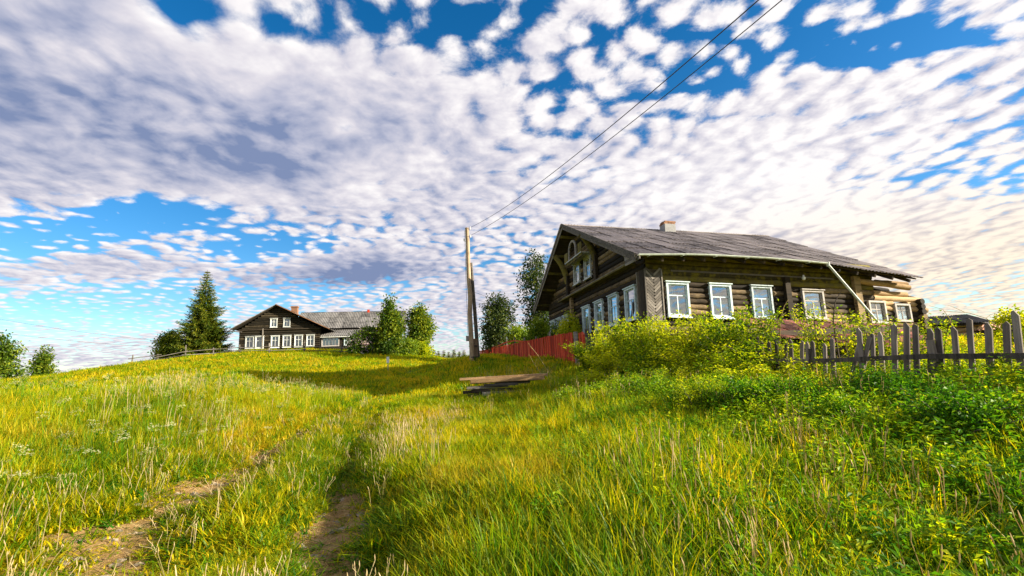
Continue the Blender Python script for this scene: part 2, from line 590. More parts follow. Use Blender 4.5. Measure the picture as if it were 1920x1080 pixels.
# ------------------------------------------------------------------ terrain
CTRL = np.array([
    (0, 0, -1.55), (-3, 1, -1.55), (3, 1, -1.5), (0, -8, -1.7), (-10, -6, -1.6), (10, -6, -1.4), (0, -30, -2), (-40, -30, -2.5), (40, -30, -1.5),
    (-2.6, 4.7, -1.55), (-3, 9, -1.42), (-4, 14, -1.25), (-5.5, 19, -1.1), (-7, 24, -1.0), (-7, 30, -.5), (-7.5, 38, .3), (-7.5, 50, .85), (-8, 62, .6),
    (-5.5, 5, -1.35), (-8, 7, -1.05), (-8, 12, -.8), (-11, 9, -.75), (-14, 14, -.5), (-11, 17, -.4), (-18, 20, -.4), (-14, 25, -.3), (-25, 30, .1), (-20, 10, -.7),
    (-12, 24, -.8), (-10, 29, -.85), (-16, 33, .1), (-14, 40, .7), (-18, 46, 1.5), (-24, 50, 2.2), (-30, 54, 2.8), (-22, 57, 2.6), (-38, 46, 1.6), (-44, 52, 1.2),
    (-36, 56, 2.7), (-30, 66, 2.9), (-14, 58, 1.7), (-14, 68, 1.5), (-55, 50, -.6), (-60, 70, -1.5), (-40, 75, 1.5), (-40, 30, -.2),
    (-8, 80, -.5), (0, 90, -1), (-30, 95, -1.5), (-80, 100, -3), (60, 100, -1), (30, 60, .8), (-80, 20, -2.5), (90, 20, -.5),
    (-2.6, 30, .45), (6.65, 6.1, -.9), (5.8, 9.5, -.88), (4.4, 15, -.6), (3.2, 20, -.35), (.7, 30, .25), (-3.4, 46, .30),
    (-.4, 14.4, -1.15), (0, 10, -1.35), (3, 8, -1.1), (4, 4, -1.2), (8, 3, -1.0), (12, 6, -1.0), (1, 20, -.75),
    (5, 18, .3), (3, 26, .5), (2, 33, .7), (10, 18.5, .2), (19, 20, .1), (12, 13, -.6), (20, 14, -.4), (9, 9, -.85), (10, 32, .8), (25, 35, .5),
    (40, 20, -.2), (40, 5, -.5)], float)


def _tps():
    X = CTRL[:, :2]
    n = len(X)
    r = np.linalg.norm(X[:, None] - X[None], axis=2)
    K = np.where(r > 0, r ** 2 * np.log(r + 1e-9), 0) + np.eye(n) * 3.0
    A = np.zeros((n + 3, n + 3))
    A[:n, :n] = K
    A[:n, n:] = np.c_[np.ones(n), X]
    A[n:, :n] = A[:n, n:].T
    return np.linalg.solve(A, np.r_[CTRL[:, 2], 0, 0, 0])


TPSW = _tps()


def _vnoise(x, y, s, seed):
    x, y = x * s, y * s
    xi, yi = np.floor(x).astype(int), np.floor(y).astype(int)
    fx, fy = x - xi, y - yi
    fx, fy = fx * fx * (3 - 2 * fx), fy * fy * (3 - 2 * fy)

    def h(a, b):
        v = np.sin(a * 127.1 + b * 311.7 + seed * 74.7) * 43758.5453
        return v - np.floor(v)
    return (h(xi, yi) * (1 - fx) + h(xi + 1, yi) * fx) * (1 - fy) + (h(xi, yi + 1) * (1 - fx) + h(xi + 1, yi + 1) * fx) * fy - .5


def base_z(x, y):
    x, y = np.asarray(x, float), np.asarray(y, float)
    sh = x.shape
    q = np.stack([x.ravel(), y.ravel()], 1)
    z = np.zeros(len(q))
    for a in range(0, len(q), 20000):
        b = q[a:a + 20000]
        r = np.linalg.norm(b[:, None] - CTRL[None, :, :2], axis=2)
        z[a:a + 20000] = (r ** 2 * np.log(r + 1e-9)) @ TPSW[:-3] + TPSW[-3] + b @ TPSW[-2:]
    z = z.reshape(sh)
    R = np.hypot(x, y - 20)
    w = np.clip((R - 70) / 70, 0, 1)
    w = w * w * (3 - 2 * w)
    z = np.clip(z, -4, 4) * (1 - w) + (-4.0) * w
    near = np.clip(1.5 - R / 80, 0, 1)
    z = z + near * (_vnoise(x, y, .35, 1) * .22 + _vnoise(x, y, 1.1, 2) * .08 + _vnoise(x, y, 2.7, 3) * .04)
    return z


def hit(px, py, zoff=0.0):
    """where a photo pixel meets the ground"""
    v = ray(px, py)
    t = np.linspace(2, 90, 1800)
    P = v[None] * t[:, None]
    gz = base_z(P[:, 0], P[:, 1]) + zoff
    i = np.argmax(P[:, 2] < gz)
    return P[i]


RUT_L = np.array([hit(*p)[:2] for p in ((215, 1079), (225, 1040), (250, 990), (305, 955), (365, 915), (430, 890), (500, 845), (580, 800), (650, 768), (700, 748))])
RUT_R = np.array([hit(*p)[:2] for p in ((630, 1079), (625, 1030), (628, 985), (640, 940), (645, 895), (655, 865), (680, 815), (705, 775), (718, 752))])
TRK = np.array([(-5.2, 19), (-6.3, 24), (-6.6, 30), (-6.5, 38), (-7, 50), (-8, 62)])
RUT_L = np.concatenate([RUT_L, TRK[1:] - (.75, 0)])
RUT_R = np.concatenate([RUT_R, TRK[1:] + (.75, 0)])


def poly_dist(x, y, poly):
    q = np.stack([np.ravel(x), np.ravel(y)], 1)
    best = np.full(len(q), 1e9)
    for a, b in zip(poly[:-1], poly[1:]):
        d = b - a
        t = np.clip(((q - a) @ d) / (d @ d), 0, 1)
        best = np.minimum(best, np.linalg.norm(q - (a + t[:, None] * d), axis=1))
    return best.reshape(np.shape(x))


def dirt(x, y):
    dl, dr = poly_dist(x, y, RUT_L), poly_dist(x, y, RUT_R)
    n = _vnoise(x, y, 1.1, 5) * .8 + _vnoise(x, y, 3.3, 6) * .5 + _vnoise(x, y, 8.0, 7) * .3
    y = np.asarray(y)
    wl = np.interp(y, [0, 3.5, 5.5, 7, 9, 13, 60], [.85, .9, .75, .5, .22, .08, .06])
    wr = np.interp(y, [0, 4, 5.5, 7, 10, 14, 60], [.65, .68, .5, .2, .14, .08, .06])
    f = np.maximum(1 - dl / wl, 1 - dr / wr)
    return np.clip(.36 + f * .72 + n * 1.0, 0, 1) * np.clip(f * 1.5 + 1.1, 0, 1)


def rut_depth(x, y):
    dl, dr = poly_dist(x, y, RUT_L), poly_dist(x, y, RUT_R)
    return .10 * np.maximum(np.exp(-(dl / .38) ** 2), np.exp(-(dr / .34) ** 2))


def ground_z(x, y):
    return base_z(x, y) - rut_depth(x, y) - .03 * dirt(x, y)


def gz(x, y):
    return float(ground_z(np.array([x]), np.array([y]))[0])


def build_ground():
    def axis(n, c, half):
        t = np.linspace(-1, 1, n)
        k = 7.2
        return c + half * np.sinh(t * k) / np.sinh(k)
    xs, ys = axis(321, -3, 5000), axis(321, 9, 5000)
    X, Y = np.meshgrid(xs, ys)
    Z = ground_z(X, Y)
    V = np.stack([X, Y, Z], 2).reshape(-1, 3)
    n = len(xs)
    i = np.arange(n - 1)
    a = (np.arange(len(ys) - 1)[:, None] * n + i[None]).ravel()
    Fc = np.stack([a, a + 1, a + n + 1, a + n], 1)
    m, B, bs = new_mat('meadow_ground')
    geo = B.new('ShaderNodeNewGeometry')
    at_ = B.new('ShaderNodeAttribute', attribute_name='dirt')
    n1 = B.noise(geo.outputs['Position'], 5, 6, .7)
    n2 = B.noise(geo.outputs['Position'], 40, 4, .7)
    soil = B.ramp(B.math('ADD', B.math('MULTIPLY', n1, .5), B.math('MULTIPLY', n2, .5)), [(.3, (.085, .048, .018)), (.5, (.29, .175, .06)), (.7, (.46, .33, .16))])
    green = B.ramp(B.noise(geo.outputs['Position'], .5, 5, .65), [(.3, (.09, .14, .008)), (.7, (.26, .24, .015))])
    f = B.mapr(B.math('MULTIPLY_ADD', B.math('SUBTRACT', n1, .5), .5, at_.outputs['Fac']), .35, .6)
    B.l.new(B.mix(f, green, soil), bs.inputs['Base Color'])
    bs.inputs['Roughness'].default_value = .95
    bp = B.new('ShaderNodeBump')
    bp.inputs['Strength'].default_value = .8
    bp.inputs['Distance'].default_value = .04
    B.l.new(B.math('ADD', n2, n1), bp.inputs['Height'])
    B.l.new(bp.outputs[0], bs.inputs['Normal'])
    me = npmesh('ground', V, Fc, m, True, {'dirt': dirt(X, Y).ravel()})
    tag(add('ground', me), 'grassy sloping meadow with worn cart track', kind='structure')


build_ground()

# ------------------------------------------------------------------ foliage generators


def leaf_mesh(C, N, T, L, Wd, fold=.18):
    """C centres (base of leaf), N normals, T directions -> diamond leaves"""
    n = len(C)
    N = N / (np.linalg.norm(N, axis=1)[:, None] + 1e-9)
    T = T - N * np.sum(T * N, 1)[:, None]
    T = T / (np.linalg.norm(T, axis=1)[:, None] + 1e-9)
    S = np.cross(N, T)
    L = np.broadcast_to(L, (n,))[:, None]
    Wd = np.broadcast_to(Wd, (n,))[:, None]
    v0 = C
    v1 = C + T * L * .45 + S * Wd * .5 + N * Wd * fold
    v2 = C + T * L - N * L * .12
    v3 = C + T * L * .45 - S * Wd * .5 + N * Wd * fold
    V = np.stack([v0, v1, v2, v3], 1).reshape(-1, 3)
    b = np.arange(n)[:, None] * 4
    return V, np.concatenate([b + [[0, 1, 2]], b + [[0, 2, 3]]])


def unitv(r, n):
    v = r.normal(size=(n, 3))
    return v / np.linalg.norm(v, axis=1)[:, None]


def crown(r, clumps, n, leaf, name, mat, shell=.55, up=.6):
    """clumps: (x,y,z,rx,ry,rz); leaves gathered near each clump's skin in tufts"""
    cl = np.array(clumps, float)
    w = cl[:, 3] * cl[:, 4] + cl[:, 4] * cl[:, 5] + cl[:, 3] * cl[:, 5]
    nt = max(n // 9, 1)
    idx = r.choice(len(cl), nt, p=w / w.sum())
    d = unitv(r, nt)
    rad = shell + (1.04 - shell) * r.random(nt) ** .6
    rad *= 1 + .16 * r.normal(size=nt)
    tc = cl[idx, :3] + d * cl[idx, 3:] * rad[:, None]
    k = np.repeat(np.arange(nt), 9)[:n]
    nn = len(k)
    C = tc[k] + r.normal(size=(nn, 3)) * leaf * .95
    N = unitv(r, nn) + np.array([0, 0, up]) + d[k] * .4
    T = unitv(r, nn) + d[k] * .6 - np.array([0, 0, .25])
    V, Fc = leaf_mesh(C, N, T, leaf * (.7 + .6 * r.random(nn)), leaf * (.45 + .3 * r.random(nn)))
    return npmesh(name, V, Fc, mat)


def tree(name, label, cat, px, D, top, width, mat, seed, leaf=.22, n=5000, base=None, shape='round', group=None, trunk_frac=.25, dens=14, flower=None):
    """top: photo y of the top; width: crown width in metres"""
    r = np.random.default_rng(seed)
    v = ray(px, top)
    P = v * D
    x, y = P[0], P[1]
    z0 = gz(x, y) - .05 if base is None else base
    H = P[2] - z0
    root = add(name, None, None, Matrix.Translation((x, y, z0)))
    tag(root, label, cat, group)
    R = width / 2
    cl = []
    for i in range(dens):
        t = (i + r.random()) / dens
        zz = trunk_frac * H + (1 - trunk_frac) * H * t * .93
        if shape == 'cone':
            rr = R * (1 - t) ** .8 + .06 * R
        elif shape == 'column':
            rr = R * (1 - abs(t - .35) ** 2 * 1.3)
        else:
            rr = R * math.sqrt(max(.08, 1 - (2 * t - .85) ** 2 * .72))
        a = r.random() * 6.283
        s = (.34 + .3 * r.random()) * rr + .06 * R
        off = max(rr - s, 0) * (.45 + .55 * r.random())
        cl.append((off * math.cos(a), off * math.sin(a), zz, s, s, s * (.75 + .35 * r.random())))
    cl.append((0, 0, trunk_frac * H + (1 - trunk_frac) * H * .5, R * .5, R * .5, H * .3))
    cl.append((0, 0, H * .93, R * .18, R * .18, H * .075))
    me = crown(r, cl, n, leaf, 'crown', mat)
    c = add('crown', me, root)
    tr = MB()
    tr.tube([(0, 0, -.2), (R * .03, 0, H * .3), (0, R * .03, H * .6), (0, 0, H * .88)], [H * .022 + .03, H * .017 + .02, H * .01 + .012, .012], 7)
    for q in cl[:-2]:
        s0 = np.array([0, 0, max(q[2] * .55, trunk_frac * H * .6)])
        e = np.array(q[:3])
        tr.tube([s0, (s0 + e) / 2 + (0, 0, .04 * H), e], [.012 * H * .6 + .012, .012, .006], 5, False)
    tr.build('trunk', MT['bark'], root, None, True)
    if flower:
        f = crown(r, cl, flower, leaf * .9, 'blossom', MT['lilac'], .9)
        add('blossom', f, root)
    return root


def spruce(name, label, px, D, top, width, seed, base=None, n_w=30, group=None, fine=1.0):
    r = np.random.default_rng(seed)
    P = ray(px, top) * D
    z0 = gz(P[0], P[1]) - .1 if base is None else base
    H = P[2] - z0
    root = add(name, None, None, Matrix.Translation((P[0], P[1], z0)))
    tag(root, label, 'spruce', group)
    MB().tube([(0, 0, -.2), (0, 0, H * .5), (0, 0, H * .99)], [H * .018, H * .01, .015], 7).build('trunk', MT['bark'], root, None, True)
    Cs, Ns, Ts, Ls, Ws = [], [], [], [], []
    for i in range(n_w):
        t = (i + .2 * r.random()) / n_w
        z = H * (.05 + .93 * t)
        Lb = (width / 2) * ((1 - t) ** .85) * (.8 + .35 * r.random()) + .12
        nb = max(5, int(15 * (1 - t) + 5))
        a0 = r.random() * 6.28
        for b in range(nb):
            a = a0 + b / nb * 6.283 + r.normal() * .15
            L = Lb * (.7 + .45 * r.random())
            k = max(int(L / .11 * fine), 5)
            s = np.linspace(.08, 1, k)
            zz = z + L * (-.28 * s + .26 * s ** 3) + .12 * L * (t - .3)
            dv = np.array([math.cos(a), math.sin(a), 0])
            sv = np.array([-math.sin(a), math.cos(a), 0])
            for side in (-1, 1, 0):
                tw = L * .34 * (1.1 - s) + .09
                C = dv * (s * L)[:, None] + np.array([0, 0, 1]) * zz[:, None] + r.normal(size=(k, 3)) * .025
                T = dv * .8 + sv * side * .75 + np.array([0, 0, -.22]) + r.normal(size=(k, 3)) * .15
                Cs.append(C)
                Ts.append(T)
                Ns.append(np.array([0, 0, 1.0]) + r.normal(size=(k, 3)) * .5)
                Ls.append(tw * (.8 + .4 * r.random(k)) + .06)
                Ws.append(np.full(k, .085 / fine))
    V, Fc = leaf_mesh(np.concatenate(Cs), np.concatenate(Ns), np.concatenate(Ts), np.concatenate(Ls), np.concatenate(Ws))
    add('needles', npmesh('needles', V, Fc, MT['spruce']), root)
    return root


def bush_meshes(seed, n_st, n_leaf, leaf, mat, H=1.6, R=.7, arch=.35):
    """arching canes with leaves along them; height 1.6 m"""
    r = np.random.default_rng(seed)
    st = MB()
    Cs, Ts, Ns = [], [], []
    per = n_leaf // n_st
    for i in range(n_st):
        a = r.random() * 6.283
        lean = R * (.25 + .8 * r.random())
        h = H * (.55 + .5 * r.random())
        b0 = np.array([math.cos(a), math.sin(a), 0]) * R * .25 * r.random()
        t = np.linspace(0, 1, 7)
        out = np.array([math.cos(a + r.normal() * .4), math.sin(a + r.normal() * .4), 0])
        pts = b0 + out * (lean * t ** 1.7)[:, None] + np.array([0, 0, 1]) * (h * (t - arch * .5 * t ** 3))[:, None]
        st.tube(pts, np.linspace(.011, .004, 7), 4, False)
        s = .15 + .85 * r.random(per) ** .75
        C = np.stack([np.interp(s, t, pts[:, k]) for k in range(3)], 1)
        dirs = unitv(r, per) + np.array([0, 0, .15])
        C = C + dirs * (.05 + .13 * r.random(per))[:, None]
        Cs.append(C)
        Ts.append(dirs + np.array([0, 0, -.25]))
        Ns.append(unitv(r, per) * .8 + np.array([0, 0, 1.0]))
    C = np.concatenate(Cs)
    V, Fc = leaf_mesh(C, np.concatenate(Ns), np.concatenate(Ts), leaf * (.45 + 1.1 * r.random(len(C)) ** 2), leaf * (.4 + .5 * r.random(len(C))))
    return npmesh('leaves', V, Fc, mat), st.mesh('canes', MT['bark'], True)


# ------------------------------------------------------------------ windows


def window(parent, M, w, h, frame, glass, mull='T', curtain=None, depth=.16, cap=True, name='window', sashmat=None, cw=None):
    """outer casing w x h; local x along the wall, y outward, z up; origin bottom-left of the casing"""
    cw = cw or (.085 if w > .8 else .075)
    m = MB()
    m.box((0, -depth, 0), (cw, .05, h)).box((w - cw, -depth, 0), (w, .05, h))
    m.box((cw, -depth, 0), (w - cw, .047, cw)).box((cw, -depth, h - cw), (w - cw, .047, h))
    if cap:
        m.box((-.05, -.02, h + .002), (w + .05, .10, h + .045))
        m.box((-.03, -.02, -.05), (w + .03, .11, -.002))
    o = m.build(name, frame, parent, M)
    s = MB()
    x0, x1, z0, z1 = cw + .002, w - cw - .002, cw + .002, h - cw - .002
    b = .045
    y0, y1 = -.075, -.03
    s.box((x0, y0, z0), (x0 + b, y1, z1)).box((x1 - b, y0, z0), (x1, y1, z1))
    s.box((x0 + b, y0, z0), (x1 - b, y1 - .002, z0 + b)).box((x0 + b, y0, z1 - b), (x1 - b, y1 - .002, z1))
    zt = z0 + (z1 - z0) * .62
    xm = (x0 + x1) / 2
    panes = []
    if mull == 'T':
        s.box((x0 + b, y0, zt), (x1 - b, y1 - .004, zt + b)).box((xm - b / 2, y0, z0 + b), (xm + b / 2, y1 - .006, zt))
        panes = [(x0, xm, z0, zt), (xm, x1, z0, zt), (x0, x1, zt, z1)]
    elif mull == '+':
        s.box((x0 + b, y0, zt), (x1 - b, y1 - .004, zt + b)).box((xm - b / 2, y0, z0 + b), (xm + b / 2, y1 - .006, z1 - b))
        panes = [(x0, xm, z0, zt), (xm, x1, z0, zt), (x0, xm, zt, z1), (xm, x1, zt, z1)]
    elif mull == '|||':
        k = 5
        for i in range(1, k):
            xx = x0 + (x1 - x0) * i / k
            s.box((xx - b / 2, y0, z0 + b), (xx + b / 2, y1 - .006, z1 - b))
        panes = [(x0 + (x1 - x0) * i / k, x0 + (x1 - x0) * (i + 1) / k, z0, z1) for i in range(k)]
    s.build('sash', sashmat or frame, o)
    for (a, b_, c, d) in panes:
        MB().box((a + .01, -.056, c + .01), (b_ - .01, -.05, d - .01)).build('pane', glass, o)
    if curtain:
        k = 26
        lo, hi, xa, xb = z0, z0 + (z1 - z0) * curtain, x0, x1
        xs = np.linspace(xa, xb, k)
        V, Q = [], []
        for i, xx in enumerate(xs):
            yy = -.13 + .018 * math.sin(i * 1.9)
            V += [(xx, yy, lo), (xx, yy, hi)]
        for i in range(k - 1):
            if abs(i - k // 2) < 2:
                continue
            Q.append((2 * i, 2 * i + 2, 2 * i + 3, 2 * i + 1))
        add('curtain', npmesh('curtain', V, np.array(Q), MT['curtain']), o)
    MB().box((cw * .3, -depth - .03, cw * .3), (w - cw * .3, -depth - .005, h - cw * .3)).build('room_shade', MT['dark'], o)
    return o


def sheet_mesh(mat, W, L, waves, amp=.025, seg=6):
    key = ('sheet', mat.name, W, L)
    if key not in _unit:
        n = waves * seg + 1
        x = np.linspace(-W / 2, W / 2, n)
        z = amp * np.cos(np.linspace(0, waves * 2 * np.pi, n))
        V, Q = [], []
        for yy, dz in ((-L / 2, 0), (L / 2, 0)):
            V += [(a, yy, b) for a, b in zip(x, z)]
        for yy in (-L / 2, L / 2):
            V += [(a, yy, b - .012) for a, b in zip(x, z)]
        Q = [(i, i + 1, n + i + 1, n + i) for i in range(n - 1)]
        Q += [(2 * n + i + 1, 2 * n + i, i, i + 1)[::-1] for i in range(n - 1)]
        Q += [(2 * n + i, 3 * n + i, 3 * n + i + 1, 2 * n + i + 1) for i in range(n - 1)]
        me = npmesh('roof_sheet', V, np.array(Q), mat)
        _unit[key] = me
    return _unit[key]


def roof_slope(parent, eave, ridge, l0, l1, rows, cols, mat, waves=6, jit=.012, seed=1, name='roof_slope', under=None):
    """eave(l), ridge(l) -> 3D points in the parent's frame. Lays overlapping corrugated sheets."""
    r = np.random.default_rng(seed)
    # boarding under the sheets
    k = 8
    ls = np.linspace(l0 + .06, l1 - .12, k + 1)
    V = []
    for a in ls:
        e, t = np.array(eave(a)), np.array(ridge(a))
        nn = np.cross(np.array(eave(a + .1)) - e, t - e)
        nn /= np.linalg.norm(nn)
        nn *= 1 if nn[2] > 0 else -1
        V += [e + (t - e) * .012 - nn * .05, t - nn * .05, e + (t - e) * .012 - nn * .11, t - nn * .11]
    Q = []
    for i in range(k):
        b, c = 4 * i, 4 * i + 4
        Q += [(b, c, c + 1, b + 1), (b + 2, b + 3, c + 3, c + 2), (b, b + 2, c + 2, c), (b + 1, c + 1, c + 3, b + 3)]
    Q += [(0, 1, 3, 2), (4 * k, 4 * k + 2, 4 * k + 3, 4 * k + 1)]
    o = add(name, npmesh(name, V, np.array(Q), under or MT['darkboard']), parent)
    Wc = (l1 - l0) / cols
    Lr = float(np.linalg.norm(np.array(ridge(l0)) - np.array(eave(l0)))) / rows
    me = sheet_mesh(mat, round(Wc * 1.05, 3), round(Lr * 1.1, 3), waves)
    for i in range(cols):
        lc = l0 + (i + .5) * Wc
        for j in range(rows):
            t = (j + .5) / rows
            e, g_ = np.array(eave(lc)), np.array(ridge(lc))
            e2, g2 = np.array(eave(lc + .3)), np.array(ridge(lc + .3))
            p = e + (g_ - e) * t
            ex = (e2 + (g2 - e2) * t) - p
            ex /= np.linalg.norm(ex)
            ey = (g_ - e) / np.linalg.norm(g_ - e)
            ez = np.cross(ex, ey)
            if ez[2] < 0:
                ex, ez = -ex, -ez
            ey = np.cross(ez, ex)
            tilt = .018 + r.normal() * .004
            ey2 = ey * math.cos(tilt) - ez * math.sin(tilt)
            ez2 = ez * math.cos(tilt) + ey * math.sin(tilt)
            p = p + ez * (.03 + r.normal() * jit * .4) + ey * r.normal() * jit + ex * r.normal() * jit * .5
            add('roof_sheet', me, o, basis(ex, ey2, ez2, p))
    return o


def cut(span, holes):
    """remove hole intervals from span"""
    segs = [span]
    for a, b in holes:
        out = []
        for s, e in segs:
            if b <= s or a >= e:
                out.append((s, e))
            else:
                if a > s:
                    out.append((s, a))
                if b < e:
                    out.append((b, e))
        segs = out
    return [s for s in segs if s[1] - s[0] > .06]


def slab_with_holes(m, fixed, t0, t1, span, lo, hi, holes, axis):
    """wall backing, pieces between window holes; axis 0: along x at y in [t0,t1]; axis 1: along y at x"""
    zs = sorted({lo, hi, *[h[2] for h in holes], *[h[3] for h in holes]})
    zs = [z for z in zs if lo <= z <= hi]
    for a, b in zip(zs[:-1], zs[1:]):
        mid = (a + b) / 2
        for s, e in cut(span, [(h[0], h[1]) for h in holes if h[2] < mid < h[3]]):
            if axis == 0:
                m.box((s, t0, a), (e, t1, b))
            else:
                m.box((t0, s, a), (t1, e, b))


# ------------------------------------------------------------------ the big log house
HB = 3.0                         # house origin this far below the window heads
HC = np.array([5.5721, 18.5894, 3.1265])
_az, _tl, _tg = 1.3501, -.0482, -.0277
HL = np.array([math.sin(_az) * math.cos(_tl), math.cos(_az) * math.cos(_tl), math.sin(_tl)])
_ga = _az - math.pi / 2
HG = np.array([math.sin(_ga) * math.cos(_tg), math.cos(_ga) * math.cos(_tg), math.sin(_tg)])
HG = HG - HL * (HG @ HL)
HG /= np.linalg.norm(HG)
HU = np.cross(HL, HG)
HM = np.stack([HL, HG, HU], 1)
HO = HC - HU * HB


def hloc(x, y, axis, val):
    a = HM.T @ (-HO)
    b = HM.T @ ray(x, y)
    return a + (val - a[axis]) / b[axis] * b


def house():
    root = add('log_house', None, None, basis(HL, HG, HU, HO))
    tag(root, 'large weathered log house with grey corrugated roof and chevron corner boards', 'house')
    Wd, Ln = 13.6, 11.45
    Z = lambda u: u + HB
    eave_r = lambda l: (l, -.93, Z(np.interp(l, [-.9, 1.7, 5, 8, 10, 13.3], [.84, 1.0, 1.03, .96, .77, .52])))
    ridge = lambda l: (l, 7.8, Z(5.1 + .016 * (l + .9)))
    eave_l = lambda l: (l, 14.45, Z(.98))
    rl0, rl1 = -.9, 13.3
    # ---- walls made of logs
    gw = [(.77 + 1.762 * i, 1.03, -1.45, 1.45) for i in range(4)] + [(9.55 + 1.36 * i, .95, -1.45, 1.45) for i in range(3)]
    lw = [(.82 + 2.0286 * i, 1.033, -1.45, 1.45) for i in range(3)] + [(7.49, 1.13, -1.35, 1.27)]
    uw = [(5.62, .95, 1.5, 1.22), (7.3, .98, 1.55, 1.22)]
    R, sp = .135, .238
    ghol = [(a + .05, a + w - .05, Z(z) + .05, Z(z + h) - .05) for a, w, z, h in gw + uw]
    lhol = [(a + .05, a + w - .05, Z(z) + .05, Z(z + h) - .05) for a, w, z, h in lw]
    m = MB()
    slab_with_holes(m, 0, .02, .10, (.05, Wd - .05), 0, Z(.9), ghol, 1)
    wg = m.build('gable_wall', MT['dark'], root)
    m = MB()
    slab_with_holes(m, 0, .02, .10, (.12, Ln - .05), 0, Z(1.12), lhol, 0)
    wl = m.build('side_wall', MT['dark'], root)
    for k in range(int((HB + 1.05) / sp) + 1):
        z = .1 + k * sp
        for s, e in cut((-.02, Wd + .15), [(h[0], h[1]) for h in ghol if h[2] - .09 < z < h[3] + .09]):
            log(wg, (0.06, s, z), (0.06 + random.uniform(-.01, .01), e, z), R * random.uniform(.94, 1.04), MT['log'])
        top = z > Z(.12)
        for s, e in cut((0, Ln + (.1 if k % 2 else -.05)), [(h[0], h[1]) for h in lhol if h[2] - .09 < z < h[3] + .09]):
            log(wl, (s, .06, z), (e, .06 + random.uniform(-.01, .01), z), R * (random.uniform(.94, 1.04) + (.12 if top else 0)), MT['logmoss' if top else 'log'])
    # gable triangle above
    tri = lambda u: (-.93 + (u + .34 - .84) / .4877, 14.45 - (u + .34 - .98) / .6195)
    m = MB()
    zz = np.linspace(.9, 4.8, 14)
    for a, b in zip(zz[:-1], zz[1:]):
        s, e = tri(b)
        for s2, e2 in cut((max(s, .1), min(e, Wd)), [(h[0], h[1]) for h in ghol[7:] if h[2] < Z((a + b) / 2) < h[3]]):
            m.box((.03, s2, Z(a)), (.09, e2, Z(b)))
    wt = m.build('gable_top', MT['dark'], root)
    k = 0
    u = 1.05
    while u < 4.75:
        s, e = tri(u + .1)
        s, e = max(s, .05), min(e, Wd - .05)
        for s2, e2 in cut((s, e), [(h[0], h[1]) for h in ghol[7:] if h[2] - .09 < Z(u) < h[3] + .09]):
            log(wt, (.06, s2, Z(u)), (.06, e2, Z(u)), R, MT['log'])
        u += sp
    # back and left walls
    MB().box((Ln - .1, .1, 0), (Ln, Wd - .1, Z(1.0))).box((.1, Wd - .1, 0), (Ln - .1, Wd, Z(1.0))).build('rear_wall', MT['darkboard'], root)
    # stone footing
    MB().box((-.08, -.08, -1.6), (Ln, Wd + .08, -.02)).build('footing', MT['concrete'], root)
    # ---- windows
    for a, w, z, h in gw:
        window(root, basis((0, -1, 0), (-1, 0, 0), (0, 0, 1), (-.10, a + w, Z(z))), w, h, MT['bluewhite'], MT['glassblue'], 'T', .55 if a > 2 else .8)
    for i, (a, w, z, h) in enumerate(lw):
        window(root, basis((1, 0, 0), (0, -1, 0), (0, 0, 1), (a, -.10, Z(z))), w, h, MT['bluewhite'] if i < 3 else MT['greyframe'], MT['glass'], 'T', (.92, .55, .9, .6)[i])
    for a, w, z, h in uw:
        window(root, basis((0, -1, 0), (-1, 0, 0), (0, 0, 1), (-.10, a + w, Z(z))), w, h, MT['white'], MT['glass'], '+', None)
    # ---- roof
    rr = roof_slope(root, eave_r, ridge, rl0, rl1, 6, 13, MT['slate'], 6, seed=3)
    lr = roof_slope(root, eave_l, ridge, rl0, rl1, 5, 13, MT['slate'], 6, seed=4)
    for i in range(7):
        a, b = rl0 + i * 2.03, rl0 + (i + 1) * 2.03 + .06
        pa, pb = np.array(ridge(a)), np.array(ridge(min(b, rl1)))
        mm = MB()
        for s in (-1, 1):
            sl = np.array([0, s * .22, -.115])
            mm.put([pa + (0, 0, .075), pb + (0, 0, .075), pb + sl + (0, 0, .085), pa + sl + (0, 0, .085), pa + (0, 0, .05), pb + (0, 0, .05), pb + sl + (0, 0, .06), pa + sl + (0, 0, .06)], CUBE_F if s > 0 else CUBE_F[:, ::-1])
        mm.build('ridge_cap', MT['slate'], root)
    # barge boards on the front verge, two steps each side
    for l, ofs, wd in ((-.93, .10, .26), (-1.0, -.02, .16)):
        for ev in (eave_r, eave_l):
            e, t = np.array(ev(rl0)), np.array(ridge(rl0))
            e[0] = t[0] = l
            d = (t - e) / np.linalg.norm(t - e)
            nrm = np.array([0, -d[2], d[1]]) * (1 if d[1] > 0 else -1)
            MB().beam(e - d * .12 - nrm * ofs, t - nrm * ofs, .035, wd, nrm).build('barge_board', MT['greyboard'], root)
    # soffit boards of the front overhang, rafters
    for ev, sgn in ((eave_r, 1), (eave_l, -1)):
        e, t = np.array(ev(-.5)), np.array(ridge(-.5))
        d = (t - e)
        for j in range(5):
            p = e + d * (.12 + .2 * j)
            MB().beam((-.88, p[1], p[2] - .24), (.3, p[1], p[2] - .24), .14, .16).build('purlin_end', MT['logmoss'], root)
    for l in np.arange(.3, 13.0, .95):
        e, t = np.array(eave_r(l)), np.array(ridge(l))
        q = e + (t - e) * .22
        MB().beam(e + (0, .05, -.19), q + (0, 0, -.19), .09, .13).build('rafter', MT['darkboard'], root)
    # closed box of pale boards at the foot of the front verge
    p0 = hloc(1161, 478, 0, -.82)
    for j in range(4):
        zc = Z(.70) + j * .115
        ln = (1.25, 1.1, .8, .5)[j]
        board('soffit_board', root, (-.83, -.78 + (1.25 - .5 * ln) * 1.0 - .35 + .02 * j, zc), (.03, ln, .108), MT['greyboard'])
    # gutter, brackets, downpipe
    th = np.linspace(math.pi, 2 * math.pi, 8)
    xs = np.linspace(-.85, 8.15, 10)
    V, Q = [], []
